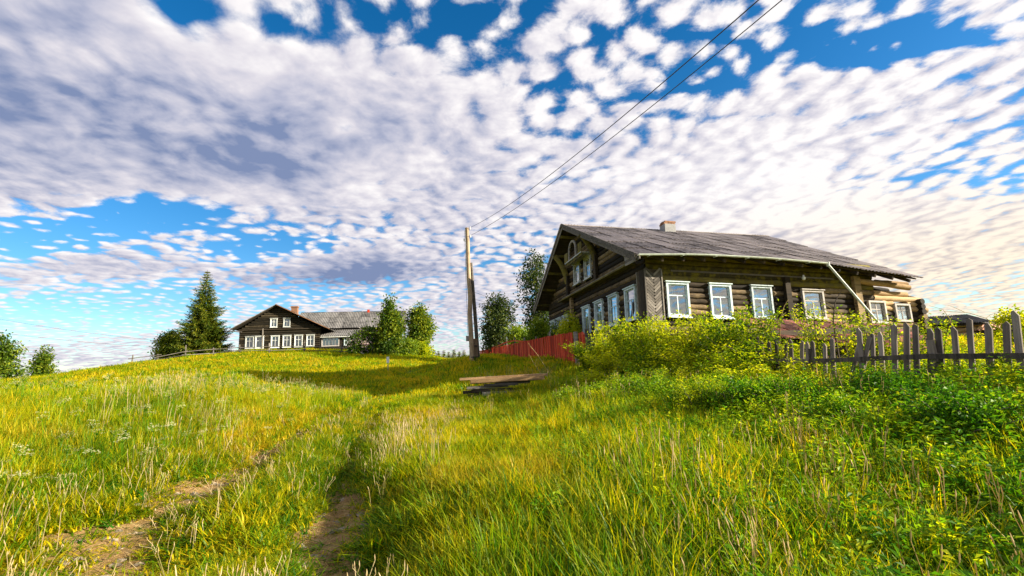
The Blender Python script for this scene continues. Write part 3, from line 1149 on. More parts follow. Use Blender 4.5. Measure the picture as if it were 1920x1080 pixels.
    for x in xs:
        zc = eave_r(x)[2] + .005
        for rr_ in (.068, .058):
            V += [(x, -1.03 + rr_ * math.cos(t), zc + rr_ * math.sin(t)) for t in th]
    for i in range(len(xs) - 1):
        for j in range(7):
            a, b = i * 16 + j, (i + 1) * 16 + j
            Q += [(a, b, b + 1, a + 1), (a + 8, a + 9, b + 9, b + 8)]
        for j in (0, 7):
            a, b = i * 16 + j, (i + 1) * 16 + j
            Q.append((a, a + 8, b + 8, b))
    gt = add('gutter', npmesh('gutter', V, np.array(Q), MT['gutter']), root)
    for x in np.arange(-.4, 8.2, 1.5):
        zc = eave_r(x)[2]
        MB().box((x - .012, -1.12, zc - .09), (x + .012, -.9, zc - .072)).box((x - .012, -.92, zc - .09), (x + .012, -.905, zc + .03)).build('bracket', MT['gutter'], gt)
    top = np.array([8.1, -1.03, eave_r(8.1)[2] - .05])
    bot = hloc(1646, 604, 1, -1.6)
    dp = MB().tube([top + (-.05, .0, .02), top + (.03, -.02, -.08), bot], [.06, .052, .05], 10).build('downpipe', MT['gutter'], root, None, True)
    MB().tube([top + (0, 0, .08), top + (0, 0, -.1)], [.085, .06], 10).build('funnel', MT['gutter'], dp)
    # frieze board under the eave
    board('frieze_board', root, (5.2, -.115, Z(.50)), (8.2, .03, .07), MT['greyboard'])
    # corner pilaster with herringbone slats
    pl = MB().box((-.14, -.16, .2), (.60, -.10, Z(.50))).box((-.16, -.16, .2), (-.10, .45, Z(.50))).build('corner_pilaster', MT['darkboard'], root)
    board('pilaster_edge', pl, (-.145, -.19, Z(-1.15)), (.06, .06, 3.3), MT['greyboard'])
    board('pilaster_edge', pl, (.60, -.19, Z(-1.15)), (.05, .06, 3.3), MT['greyboard'])
    board('pilaster_edge', pl, (-.185, .44, Z(-1.15)), (.05, .05, 3.3), MT['greyboard'])
    for k in range(22):
        z = .55 + k * .135
        for s in (-1, 1):
            c = np.array([.228 + s * .17, -.178, z])
            dx = np.array([.36, 0, s * -.0 + .30 * s]) if False else np.array([s * .34, 0, .33])
            L = np.linalg.norm(dx)
            ex = dx / L
            ez = np.cross(ex, (0, 1, 0))
            board('slat', pl, c, (L * .98, .03 + .008 * random.random(), .085), MT['greyboard'], ex, (0, 1, 0), ez)
    for k in range(3):
        board('pilaster_board', pl, (-.172, -.02 + k * .165, Z(-1.15)), (.025, .155, 3.3), MT['darkboard'])
    # columns of log ends
    for (x, y, z0, z1, w) in ((6.7, -.17, .2, Z(.45), .26), (10.45, -.19, .2, Z(.65), .34)):
        MB().box((x - w / 2, y - .07, z0), (x + w / 2, y + .10, z1)).build('wall_post', MT['log'], root)
    for (y, z0, z1, w) in ((8.7, .2, Z(.9), .3), (4.85, Z(1.0), Z(2.5), .28), (9.3, Z(1.0), Z(2.35), .28)):
        MB().box((-.24, y - w / 2, z0), (-.08, y + w / 2, z1)).build('wall_post', MT['log'], root)
    # ledge board over the windows
    board('ledge_board', root, (-.24, 5.6, Z(.93)), (.36, 9.8, .07), MT['logmoss'])
    board('ledge_board', root, (-.40, 5.3, Z(.985)), (.06, 8.6, .035), MT['greyboard'])
    # carved consoles carrying the overhang
    for y, u0, u1 in ((4.95, 2.2, 3.62), (9.45, 1.9, 3.65)):
        t = np.linspace(0, 1, 7)
        pts = np.stack([-.12 - .8 * t ** 1.6, np.full(7, y), Z(u0) + (u1 - u0) * t ** .8], 1)
        MB().tube(pts, [.17, .19, .2, .19, .17, .16, .17], 8).build('console', MT['logmoss'], root, None, True)
    # balcony arch and shelf
    pts_o, n = [], 13
    am = MB()
    for r0, r1 in ((.5, .62),):
        V, Q = [], []
        for i in range(n):
            a = math.pi * i / (n - 1)
            for rr_ in (r0, r1):
                for x in (-.62, -.54):
                    V.append((x, 7.15 + rr_ * math.cos(a), Z(3.35) + rr_ * math.sin(a)))
        for i in range(n - 1):
            b, c = 4 * i, 4 * i + 4
            Q += [(b, b + 2, c + 2, c), (b + 1, c + 1, c + 3, b + 3), (b, c, c + 1, b + 1), (b + 2, b + 3, c + 3, c + 2)]
        am.put(V, np.array(Q))
    am.box((-.62, 7.15 - .62, Z(2.85)), (-.54, 7.15 - .5, Z(3.35))).box((-.62, 7.15 + .5, Z(2.85)), (-.54, 7.15 + .62, Z(3.35)))
    am.build('balcony_arch', MT['greyboard'], root)
    board('balcony_shelf', root, (-.38, 6.85, Z(2.82)), (.62, 2.7, .06), MT['white'])
    board('balcony_front', root, (-.62, 6.85, Z(2.70)), (.04, 2.6, .17), MT['logmoss'])
    for y in (5.95, 8.25):
        board('balcony_panel', root, (-.58, y, Z(3.18)), (.03, .55, .6), MT['logmoss'])
    # lamp bowl under the eave
    p = hloc(1507, 521, 1, -.35)
    MB().tube([p + (0, 0, .13), p + (0, 0, .05), p + (0, 0, 0), p + (0, 0, -.09)], [.03, .05, .085, .05], 10).build('eave_lamp', MT['porcelain'], root, None, True)
    # chimney: brick with a grey band
    p = hloc(1252, 429, 1, 7.3)
    cz = p[2]
    ch = MB().box((p[0] - .36, 7.0, cz - .8), (p[0] + .36, 7.6, cz + .22)).build('chimney', MT['concrete'], root)
    for k in range(2):
        zc = cz + .26 + k * .105
        for i in range(3):
            for y in (7.09, 7.51):
                board('brick', ch, (p[0] - .25 + i * .25 + (.03 if k else -.02), y, zc), (.235, .16, .09), MT['brick'])
        for x in (-.3, .3):
            board('brick', ch, (p[0] + x, 7.3, zc), (.13, .22, .09), MT['brick'])
    # ruined rear part: bright logs, gaps, two frames
    rw = MB().box((Ln + .02, .09, 0), (14.0, .14, Z(-1.3))).build('ruined_wall', MT['dark'], root)
    ww = [(*hloc(1633, 606, 1, -.1)[[0, 2]], .95, 1.05), (*hloc(1681, 603, 1, -.1)[[0, 2]], .9, .85)]
    hol = [(a + .03, a + w - .03, z + .03, z + h - .03) for a, z, w, h in ww]
    k = 0
    for k in range(13):
        z = .1 + k * .238
        mat = MT['logtan'] if k >= 9 or k in (1, 3, 4, 6) else MT['log']
        e1 = 14.25 - (.25 if k > 10 else 0) + .3 * (k % 2) - (.5 if k == 12 else 0)
        for s, e in cut((Ln + .05, e1), [(h[0], h[1]) for h in hol if h[2] - .1 < z < h[3] + .1]):
            log(rw, (s, .03, z), (e, .03, z - .02), .135 * random.uniform(.95, 1.08), mat)
    for k in range(11):
        z = .2 + k * .238
        log(rw, (14.0, -.3, z), (14.0 + .05, 4.2, z), .13, MT['log'])
    for (a, z, w, h) in ww:
        window(root, basis((1, 0, 0), (0, -1, 0), (0, 0, 1), (a, -.12, z)), w, h, MT['greyframe'], MT['glass'], '+', None, cap=False)
    log(rw, (10.6, -.12, Z(.46)), (13.35, -.28, Z(.22)), .13, MT['logtan'], 'fallen_log')
    log(rw, (11.9, .1, Z(.52)), (13.5, -.1, Z(.42)), .11, MT['logtan'], 'fallen_log')
    log(rw, (11.0, .5, Z(.3)), (13.0, .45, Z(.2)), .12, MT['log'], 'fallen_log')
    log(rw, (13.2, .2, Z(.02)), (14.6, .3, Z(-.2)), .07, MT['log'], 'fallen_log')
    return root


house()

# ------------------------------------------------------------------ the far house on the hill


def far_house():
    az = 1.35
    ex = np.array([math.sin(az), math.cos(az), 0])
    ey = np.array([-math.cos(az), math.sin(az), 0])       # away from the camera
    p0 = at(449, 661, 55)
    root = add('far_log_house', None, None, basis(ex, ey, (0, 0, 1), p0))
    tag(root, 'dark log house with white windows and long grey wing on the hill crest', 'house')
    k = 55 / F

    def fl(px, py, y=0.0):                                  # photo pixel -> plane y = const of this house
        a = np.array([ex @ -p0, ey @ -p0, -p0[2]])
        v = ray(px, py)
        b = np.array([ex @ v, ey @ v, v[2]])
        return a + (y - a[1]) / b[1] * b
    W = fl(598, 650)[0]
    pk = fl(517.5, 571, -.6)
    el = fl(433, 617, -.6)
    er = fl(618, 617, -.6)
    zt = .5 * (el[2] + er[2]) + .15
    dp = 9.0
    wz = [fl(x, 652)[0] for x in (460, 478.6, 508, 530, 552, 574.4)]
    wh = fl(460, 630.2)[2] - fl(460, 652.8)[2]
    wb = fl(500, 652.5)[2]
    ww = .95
    uz = [fl(507, 613)[0], fl(531.5, 613)[0]]
    ub, uh = fl(510, 614)[2], fl(510, 597.5)[2] - fl(510, 614)[2]
    holes = [(x + .03, x + ww - .03, wb + .03, wb + wh - .03) for x in wz] + [(x + .03, x + .77, ub + .03, ub + uh - .03) for x in uz]
    m = MB()
    slab_with_holes(m, 0, 0, .12, (0, W), -1.2, zt, holes[:6], 0)
    m.box((0, .12, -1.2), (.12, dp, zt)).box((W - .12, .12, -1.2), (W, dp, zt)).box((.12, dp - .12, -1.2), (W - .12, dp, zt))
    tz = np.linspace(zt, pk[2] - .25, 8)
    for a, b in zip(tz[:-1], tz[1:]):
        f = (b - zt) / (pk[2] - zt)
        s, e = 0 + f * pk[0], W - f * (W - pk[0])
        for s2, e2 in cut((s, e), [(h[0], h[1]) for h in holes[6:] if h[2] < (a + b) / 2 < h[3]]):
            m.box((s2, .003, a), (e2, .12, b))
    wall = m.build('wall', MT['dark'], root)
    z = -.9
    while z < pk[2] - .3:
        f = max(0, (z - zt + .15) / (pk[2] - zt))
        s, e = f * pk[0], W - f * (W - pk[0])
        for s2, e2 in cut((s - .1, e + .1), [(h[0], h[1]) for h in holes if h[2] - .08 < z < h[3] + .08]):
            log(wall, (s2, .0, z), (e2, .0, z), .13, MT['logdark'])
        z += .25
    for i, x in enumerate(wz):
        window(root, basis((1, 0, 0), (0, -1, 0), (0, 0, 1), (x, -.12, wb)), ww, wh, MT['white'], MT['glassblue'], '+', .4 if i < 3 else None, cap=True, cw=.085)
    for x in uz:
        window(root, basis((1, 0, 0), (0, -1, 0), (0, 0, 1), (x, -.12, ub)), .8, uh, MT['white'], MT['glass'], '+', None)
    board('ledge_board', root, (W / 2, -.16, zt - .12), (W + .3, .12, .1), MT['darkboard'])
    board('drain_pole', root, (fl(493, 640)[0], -.2, 1.0), (.1, .1, 3.6), MT['greyboard'])
    # roof of the front block: ridge runs back from the gable
    er_ = lambda l: (er[0], l, er[2])
    el_ = lambda l: (el[0], l, el[2])
    rg_ = lambda l: (pk[0], l, pk[2])
    roof_slope(root, er_, rg_, -.6, dp, 3, 8, MT['slatefar'], 5, seed=8)
    roof_slope(root, el_, rg_, -.6, dp, 3, 8, MT['slatefar'], 5, seed=9)
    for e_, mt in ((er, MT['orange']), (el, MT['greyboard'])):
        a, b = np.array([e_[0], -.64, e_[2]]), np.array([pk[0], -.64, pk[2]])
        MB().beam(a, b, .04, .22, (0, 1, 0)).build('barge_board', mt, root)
    MB().beam((el[0] - .3, -.2, el[2] - .22), (.2, -.2, el[2] - .35), .12, .1).build('eave_log', MT['greyboard'], root)
    # long wing to the right
    x0, x1 = W - 1.2, fl(752, 640, 4.2)[0]
    ye = 3.6
    e0 = fl(625, 615, ye)
    e1 = fl(750, 612.5, ye)
    r1 = fl(766, 583, ye + 4.5)
    wm = MB()
    dz = e0[2]
    wm.box((W, ye + .6, -1.5), (x1, ye + .75, dz)).box((x1 - .15, ye + .75, -1.5), (x1, ye + 8.4, dz)).box((W, ye + 8.4, -1.5), (x1, ye + 8.55, dz))
    V = [(x1 - .15, ye + .6, dz), (x1 - .15, ye + 8.4, dz), (x1 - .15, ye + 4.5, r1[2] - .2), (x1, ye + .6, dz), (x1, ye + 8.4, dz), (x1, ye + 4.5, r1[2] - .2)]
    wm.put(V, np.array([(0, 2, 1), (3, 4, 5)]))
    wm.put(V, np.array([(0, 3, 5, 2), (1, 2, 5, 4)]))
    wg = wm.build('wing_wall', MT['dark'], root)
    z = -1.0
    while z < dz - .1:
        log(wg, (W, ye + .6, z), (x1, ye + .6, z), .13, MT['logdark'])
        z += .25
    ev = lambda l: (l, ye, np.interp(l, [e0[0], e1[0]], [e0[2], e1[2]]))
    rg = lambda l: (l, ye + 4.5, r1[2])
    ev2 = lambda l: (l, ye + 9.0, e0[2])
    roof_slope(root, ev, rg, pk[0] + 1.0, x1 + .6, 3, 14, MT['slatefar'], 5, seed=10, name='wing_roof')
    roof_slope(root, ev2, rg, pk[0] + 1.0, x1 + .6, 3, 14, MT['slatefar'], 5, seed=11, name='wing_roof')
    MB().beam((x1 + .62, ye, ev(x1)[2]), (x1 + .62, ye + 4.5, r1[2]), .04, .2, (1, 0, 0)).build('barge_board', MT['greyboard'], root)
    # porch
    yp = .9
    pe, pt = fl(600, 631, yp - .4), fl(605, 618, ye + .3)
    px1 = fl(688, 625, yp)[0]
    e_ = lambda l: (l, yp - .4, pe[2])
    t_ = lambda l: (l, ye + .5, pt[2])
    roof_slope(root, e_, t_, W - .4, px1, 2, 5, MT['slatefar'], 5, seed=12, name='porch_roof')
    vx0, vx1 = fl(603, 640, yp)[0], fl(636, 640, yp)[0]
    vz0, vz1 = fl(603, 650, yp)[2], fl(603, 633, yp)[2]
    m = MB()
    slab_with_holes(m, 0, yp, yp + .1, (W + .02, px1 - .3), -1.2, pe[2] - .06, [(vx0, vx1, vz0, vz1)], 0)
    m.build('porch_wall', MT['darkboard'], root)
    window(root, basis((1, 0, 0), (0, -1, 0), (0, 0, 1), (vx0, yp - .04, vz0)), vx1 - vx0, vz1 - vz0, MT['greyframe'], MT['glass'], '|||', .95, cap=False, name='veranda_window')
    board('fascia', root, ((W + px1) / 2, yp - .42, pe[2] - .07), (px1 - W, .03, .13), MT['white'])
    x2 = fl(645, 640, yp)[0]
    window(root, basis((1, 0, 0), (0, -1, 0), (0, 0, 1), (x2, yp - .04, vz0)), .8, vz1 - vz0, MT['bluewhite'], MT['glass'], '+', .9, cap=False)
    # chimneys
    c = fl(553, 583, 4.0)
    ch = MB().box((c[0] - .38, 3.6, c[2] - 1.5), (c[0] + .38, 4.3, c[2] + .42)).box((c[0] - .45, 3.53, c[2] + .42), (c[0] + .45, 4.37, c[2] + .6)).build('chimney', MT['brick'], root)
    c = fl(691, 584, ye + 4.5)
    MB().box((c[0] - .17, ye + 4.2, c[2] - .8), (c[0] + .17, ye + 4.55, c[2] + .25)).build('chimney', MT['red'], root)
    return root


far_house()

# ------------------------------------------------------------------ fences


def lerp_line(pts, d):
    """point on polyline (x by y)"""
    p = np.array(pts)
    return float(np.interp(d, p[:, 1], p[:, 0]))


FLINE = [(7.9, 1.5), (6.65, 6.1), (5.8, 9.5), (3.2, 20), (.7, 30), (-4.1, 49)]


def grey_fence():
    p0 = (lerp_line(FLINE, 3.0), 3.0)
    root = add('picket_fence', None, None, Matrix.Translation((p0[0], p0[1], gz(*p0))))
    tag(root, 'weathered grey wooden picket fence overgrown with bright green bushes', 'fence')
    o = np.array(root.location)
    prof = [(-.055, 0), (.055, 0), (.055, .93), (.0, 1.0), (-.055, .96)]
    shapes = []
    for k in range(4):
        r = np.random.default_rng(80 + k)
        tip = [(-.05, 0), (.05, 0), (.052, .96 + .03 * r.random()), (.01 * r.normal(), 1.0), (-.052, .93 + .05 * r.random())]
        n = len(tip)
        V = [(0 - .011, a, b) for a, b in tip] + [(.011, a, b) for a, b in tip]
        me = npmesh('picket', V, [np.array([list(range(n))[::-1], list(range(n, 2 * n))]), np.array([(i, (i + 1) % n, n + (i + 1) % n, n + i) for i in range(n)])], MT['picket'])
        shapes.append(me)
    y, i = 3.0, 0
    while y < 19.8:
        x = lerp_line(FLINE, y)
        z = gz(x, y)
        h = (1.36 if y < 9 else 1.27) * random.uniform(.92, 1.05)
        if y > 13:
            h *= 1.0 + (y - 13) * .02
        lean, tw = random.gauss(0, .018), random.gauss(0, .04)
        if i in (31, 32):
            lean = .25
        M = Matrix.Translation((x - o[0], y - o[1], z - .05 - o[2])) @ Euler((lean, random.gauss(0, .025) + float(np.interp(y, [5, 8, 12], [.24, .18, .03])), .24 + tw)).to_matrix().to_4x4() @ Matrix.Diagonal((1, random.uniform(.66, .95), h, 1))
        add('picket', shapes[i % 4], root, M)
        y += random.uniform(.165, .19)
        i += 1
    for yy in np.arange(3.0, 19.8, 2.1):
        x, x2 = lerp_line(FLINE, yy), lerp_line(FLINE, min(yy + 2.1, 19.8))
        y2 = min(yy + 2.1, 19.8)
        for h in (.3, .75):
            a = np.array([x + .045, yy, gz(x, yy) + h]) - o
            b = np.array([x2 + .045, y2 + .05, gz(x2, y2) + h]) - o
            MB().beam(a, b, .04, .08).build('rail', MT['picket'], root)
        MB().tube([np.array([x + .13, yy, gz(x, yy) - .3]) - o, np.array([x + .12, yy, gz(x, yy) + 1.0]) - o], [.065, .055], 7).build('post', MT['picket'], root)
    return root


def red_fence():
    y0 = 20.0
    p0 = (lerp_line(FLINE, y0), y0)
    root = add('red_board_fence', None, None, Matrix.Translation((p0[0], p0[1], gz(*p0))))
    tag(root, 'red painted board fence running behind the utility pole', 'fence')
    o = np.array(root.location)
    me = MB().box((-.011, -.5, 0), (.011, .5, 1)).mesh('board', MT['red'])
    y = y0
    while y < 49:
        w = .115
        x = lerp_line(FLINE, y)
        h = np.interp(y, [20, 23, 49], [1.25, 1.42, 1.52]) - (gz(x, y) - .08) + random.gauss(0, .02)
        gap = y > 21.0 and y < 21.35
        if not gap:
            M = Matrix.Translation((x - o[0], y - o[1], gz(x, y) - .08 - o[2])) @ Euler((random.gauss(0, .012), random.gauss(0, .012), .246)).to_matrix().to_4x4() @ Matrix.Diagonal((1, w, h, 1))
            add('board', me, root, M)
        y += (w + .012) * .97 + (.03 if y < 21.2 else 0)
    for yy in np.arange(20.2, 48, 2.6):
        x, x2 = lerp_line(FLINE, yy), lerp_line(FLINE, min(yy + 2.6, 49))
        for h in (.35, 1.15):
            MB().beam(np.array([x + .05, yy, gz(x, yy) + h]) - o, np.array([x2 + .05, yy + 2.6, gz(x2, yy + 2.6) + h]) - o, .04, .08).build('rail', MT['red'], root)
        MB().tube([np.array([x + .13, yy, gz(x, yy) - .3]) - o, np.array([x + .13, yy, gz(x, yy) + 1.4]) - o], [.07, .06], 7).build('post', MT['greyboard'], root)
    x = lerp_line(FLINE, 21.2)
    MB().box((x - .14 - o[0], 21.07 - o[1], gz(x, 21.2) - .3 - o[2]), (x + .02 - o[0], 21.27 - o[1], gz(x, 21.2) + 1.56 - o[2])).build('gate_post', MT['greyboard'], root)
    x = lerp_line(FLINE, 19.95)
    MB().box((x - .12 - o[0], 19.86 - o[1], gz(x, 20) - .3 - o[2]), (x + .06 - o[0], 20.0 - o[1], gz(x, 20) + 1.6 - o[2])).build('gate_post', MT['greyboard'], root)
    return root


def rail_fence():
    pts = [(246, 690, 46), (297, 682, 47), (347, 674, 48), (400, 668, 49), (450, 663, 50), (505, 662, 50), (570, 663, 50), (640, 664, 49.5), (655, 664, 49.5), (700, 664, 50), (735, 664, 51)]
    W = [at(px, py, d) for px, py, d in pts]
    W = [np.array([w[0], w[1], gz(w[0], w[1])]) for w in W]
    root = add('rail_fence', None, None, Matrix.Translation(W[0]))
    tag(root, 'old grey split-rail fence crossing the hill below the dark house', 'fence')
    o = W[0]
    for i, w in enumerate(W):
        h = (1.15, .95, 1.45, 1.0, 1.1, 1.2, 1.5, 1.05, 1.4, 1.1, 1.0)[i]
        MB().tube([w - o - (0, 0, .3), w - o + (random.gauss(0, .05), 0, h)], [.075, .06], 6).build('post', MT['greyboard'], root)
    for a, b in zip(W[:-1], W[1:]):
        for h in (.4, .78):
            d = (b - a) / np.linalg.norm(b - a)
            log(root, a - o + (0, -.09, h + random.gauss(0, .05)) - d * .25, b - o + (0, -.09, h + random.gauss(0, .06)) + d * .25, .038, MT['greyboard'], 'rail')
    return root


grey_fence()
red_fence()
rail_fence()

# ------------------------------------------------------------------ utility pole and wires


def pole():
    b = at(885, 676, 29)
    b[2] = gz(b[0], b[1])
    t = at(875.5, 427, 29)
    root = add('utility_pole', None, None, Matrix.Translation(b))
    tag(root, 'tall wooden utility pole with leaning brace beside the red fence', 'utility pole')
    T = t - b
    n = 9
    pts = np.linspace((0, 0, -.3), T, n)
    pts[1:-1] += np.random.default_rng(3).normal(0, .012, (n - 2, 3))
    MB().tube(pts, np.linspace(.165, .12, n), 12).build('shaft', MT['pole'], root, None, True)
    s = np.linalg.norm(T)
    # brace leaning on the shaft
    bb = at(897, 674, 29.6)
    bb[2] = gz(bb[0], bb[1]) - .2
    tt = b + T * .74 + (.16, .1, 0)
    MB().tube([bb - b, (bb + tt) / 2 - b + (.01, 0, 0), tt - b], [.13, .12, .1], 10).build('brace', MT['greyboard'], root, None, True)
    # concrete/timber stub strapped to the foot, meter box, insulators, bands
    MB().box((.16, -.12, -.3), (.40, .12, 1.42)).build('foot_stub', MT['pole'], root)
    MB().box((-.33, -.14, 1.28), (-.17, .1, 1.62)).build('meter_box', MT['concrete'], root)
    for h in (.25, .95):
        MB().tube([(.12, 0, h - .03), (.12, 0, h + .03)], [.30, .30], 14).build('band', MT['wire'], root)
    ins = []
    for f, sx in ((.985, 1), (.925, 1), (.90, -1)):
        p = T * f + (sx * .15, -.05, 0)
        MB().tube([p - (sx * .1, 0, .02), p + (sx * .05, 0, -.02), p + (sx * .06, 0, .03), p + (sx * .06, 0, .16)], [.014, .014, .04, .035], 7).build('insulator', MT['porcelain'], root)
        ins.append(b + p + (sx * .06, 0, .12))
    MB().tube([T * .98 + (-.15, 0, 0), T * .6 + (-.19, -.02, 0), T * .2 + (-.2, -.02, 0)], .012, 5).build('cable', MT['wire'], root)
    return ins


INS = pole()


def wire(name, label, a, b, sag, r=.012, group=None):
    a, b = np.array(a), np.array(b)
    t = np.linspace(0, 1, 60)
    pts = a + (b - a) * t[:, None]
    pts[:, 2] -= sag * 4 * t * (1 - t)
    o = MB().tube(pts - a, r, 5).build(name, MT['wire'], None, Matrix.Translation(a), True)
    tag(o, label, 'wire', group)


def fit_wire(a, targets, L=44.0):
    """far end so that the sagging wire passes the photo pixels"""
    a = np.array(a)
    best = None
    for az in np.radians(np.arange(130, 180, .5)):
        for dz in np.arange(-3, 3.1, .5):
            b = a + np.array([math.sin(az) * L, math.cos(az) * L, dz])
            for sag in (0.3, .6, .9, 1.2, 1.5):
                t = np.linspace(0, .85, 160)
                P = a + (b - a) * t[:, None]
                P[:, 2] -= sag * 4 * t * (1 - t)
                P = P[(P @ _fwd) > 2]
                X = 960 + F * (P @ CR) / (P @ _fwd)
                Y = 540 - F * (P @ CU) / (P @ _fwd)
                err = sum(np.min(np.hypot(X - x, Y - y)) for x, y in targets)
                if best is None or err < best[0]:
                    best = (err, b, sag)
    print('wire fit', best)
    return best[1], best[2]


b1, s1 = fit_wire(INS[0], [(960, 391), (1160, 235), (1280, 125), (1406, 2)])
b2, s2 = fit_wire(INS[1], [(960, 412), (1160, 260), (1310, 135), (1455, 2)])
wire('overhead_wire', 'upper of the two wires rising from the pole top across the sky', INS[0], b1, s1, .011)
wire('overhead_wire', 'lower of the two wires rising from the pole top across the sky', INS[1], b2, s2, .011)
e1, e2 = at(-120, 575, 70), at(-120, 605, 66)
wire('far_wire', 'upper thin wire strung above the left trees', at(290, 638, 75), e1, .5, .018)
wire('far_wire', 'lower thin wire strung above the left trees', at(286, 650, 75), e2, .5, .018)
wire('service_wire', 'thin upper service wire from brace pole to log house', at(888, 547, 29), HO + HM @ np.array([-.4, 13.0, HB + 1.0]), .25, .008)
wire('service_wire', 'thin lower service wire from brace pole to log house', at(888, 560, 29), HO + HM @ np.array([-.4, 12.5, HB + .85]), .25, .008)

# ------------------------------------------------------------------ plank pile


def plank_pile():
    c = hit(942, 752)
    c[2] = gz(c[0], c[1]) + .22
    k = 0
    spec = [(-1.2, .1, .2, -.16, .26, .14, 'darkboard', .0), (-.8, .6, .0, -.17, .26, .14, 'darkboard', .08), (-1.0, .2, -.3, -.14, .22, .12, 'darkboard', -.12), (-.6, .8, -.35, .05, .2, .09, 'greyboard', .06), (-1.1, .3, .1, -.04, .24, .12, 'darkboard', .1), (-.9, .5, -.2, -.02, .2, .12, 'darkboard', -.1),  # (x0,x1,y,z,width,thick,mat,rot)
        (-1.25, .55, .15, .10, .22, .07, 'darkboard', .05), (-.95, .35, -.25, .14, .2, .08, 'darkboard', -.2), (-1.1, .2, -.05, .24, .2, .06, 'greyboard', .1),
        (-.55, .5, -.3, .30, .22, .05, 'greyboard', -.35), (-.2, .9, -.1, .33, .2, .05, 'greyboard', .15), (-1.0, 1.3, .05, .42, .2, .09, 'logtan', .02),
        (-.95, 1.35, -.2, .45, .2, .09, 'logtan', -.015), (-1.35, 1.5, .25, .52, .18, .06, 'logtan', .03), (-.5, 1.4, -.02, .53, .18, .05, 'logtan', -.03)]
    base = add('plank_pile', None, None, Matrix.Translation(c))
    tag(base, 'low pile of weathered planks lying in the grass beside the track', 'planks')
    for x0, x1, y, z, w, t, mt, rt in spec:
        d = np.array([math.cos(rt), math.sin(rt), .02])
        board('plank', base, (d[0] * (x0 + x1) / 2, y + d[1] * (x0 + x1) / 2, z), (x1 - x0, w * 1.1, t * 1.25), MT[mt], d / np.linalg.norm(d), (-math.sin(rt), math.cos(rt), 0))


plank_pile()

# ------------------------------------------------------------------ lean-to with rusty roof, sheds behind the fence


def lean_to():
    a, b = at(1388, 598, 14.6), at(1712, 618, 15.6)          # back edge
    c, d = at(1455, 629, 12.2), at(1700, 648, 12.6)          # front edge
    o = (c + d) / 2
    o[2] = gz(o[0], o[1])
    root = add('lean_to_shed', None, None, Matrix.Translation(o))
    tag(root, 'low shed with rusty red corrugated roof between picket fence and log house', 'shed')
    ev = lambda t: tuple(c + (d - c) * t - o)
    rg = lambda t: tuple(a + (b - a) * t - o)
    n, r = 10, np.random.default_rng(5)
    for i in range(n):
        for j in range(2):
            p0 = (np.array(ev(i / n)) * (1 - j / 2) + np.array(rg(i / n)) * j / 2)
            p1 = (np.array(ev((i + 1) / n)) * (1 - j / 2) + np.array(rg((i + 1) / n)) * j / 2)
            q0 = (np.array(ev(i / n)) * (.45 - j / 2) + np.array(rg(i / n)) * (j / 2 + .55))
            ex = p1 - p0
            L = np.linalg.norm(ex)
            ex /= L
            ey = q0 - p0
            H = np.linalg.norm(ey)
            ez = np.cross(ex, ey / H)
            ez /= np.linalg.norm(ez)
            ey = np.cross(ez, ex)
            me = sheet_mesh(MT['rust'], .6, 1.7, 5, .018)
            add('roof_sheet', me, root, basis(ex * L * 1.06 / .6, ey * H * 1.05 / 1.7, ez, (p0 + p1) / 2 + (q0 - p0) / 2 + ez * (.02 * j + r.normal() * .008)))
    gb = MB()
    for t in (.02, .35, .68, .98):
        e, g_ = np.array(ev(t)), np.array(rg(t))
        MB().tube([(e[0], e[1] + .1, -.4), (e[0], e[1] + .1, e[2] - .05)], [.07, .06], 6).build('post', MT['greyboard'], root)
        MB().tube([(g_[0], g_[1], -.6), (g_[0], g_[1], g_[2] - .05)], [.07, .06], 6).build('post', MT['greyboard'], root)
    for k in range(5):
        e, e2 = np.array(ev(0.0)), np.array(ev(1.0))
        zf = .1 + k * .24
        MB().beam((e[0], e[1] + .2, zf), (e2[0], e2[1] + .2, zf), .03, .16).build('wall_board', MT['darkboard'], root)


lean_to()


def small_shed(px, py_top, D, w, h, roofmat, label, az=.4, wallmat='log'):
    P = at(px, py_top, D)
    z0 = gz(P[0], P[1]) - .2
    root = add('small_shed', None, None, Matrix.Translation((P[0], P[1], z0)) @ Matrix.Rotation(-az, 4, 'Z'))
    tag(root, label, 'shed')
    H = P[2] - z0
    hw = H * .66
    wl = MB().box((-w / 2, -h / 2, 0), (w / 2, h / 2, hw)).build('wall', MT['dark'], root)
    z = .15
    while z < hw:
        for s in (-1, 1):
            log(wl, (-w / 2 - .15, s * h / 2, z), (w / 2 + .15, s * h / 2, z), .12, MT[wallmat])
            log(wl, (s * w / 2, -h / 2 - .15, z), (s * w / 2, h / 2 + .15, z), .12, MT[wallmat])
        z += .23
    roof_slope(root, lambda l: (l, -h / 2 - .4, hw), lambda l: (l, 0, H), -w / 2 - .3, w / 2 + .3, 2, 4, roofmat, 5, seed=21)
    roof_slope(root, lambda l: (l, h / 2 + .4, hw), lambda l: (l, 0, H), -w / 2 - .3, w / 2 + .3, 2, 4, roofmat, 5, seed=22)
    for s in (-1, 1):
        MB().put([(s * w / 2, -h / 2, hw), (s * w / 2, h / 2, hw), (s * w / 2, 0, H - .1)], np.array([(0, 1, 2)]))


small_shed(1764, 594, 23, 1.5, 2.4, MT['slatefar'], 'small pale log shed with dark roof beside the ruined end of the house', .3, 'logtan')
small_shed(1795, 606, 27, 3, 3, MT['slatefar'], 'small distant shed with grey gabled roof behind the dark-roofed shed', 1.2)
small_shed(1885, 607, 22, 2.4, 3, MT['rust'], 'small shed with red metal roof behind the far picket fence end', .9)

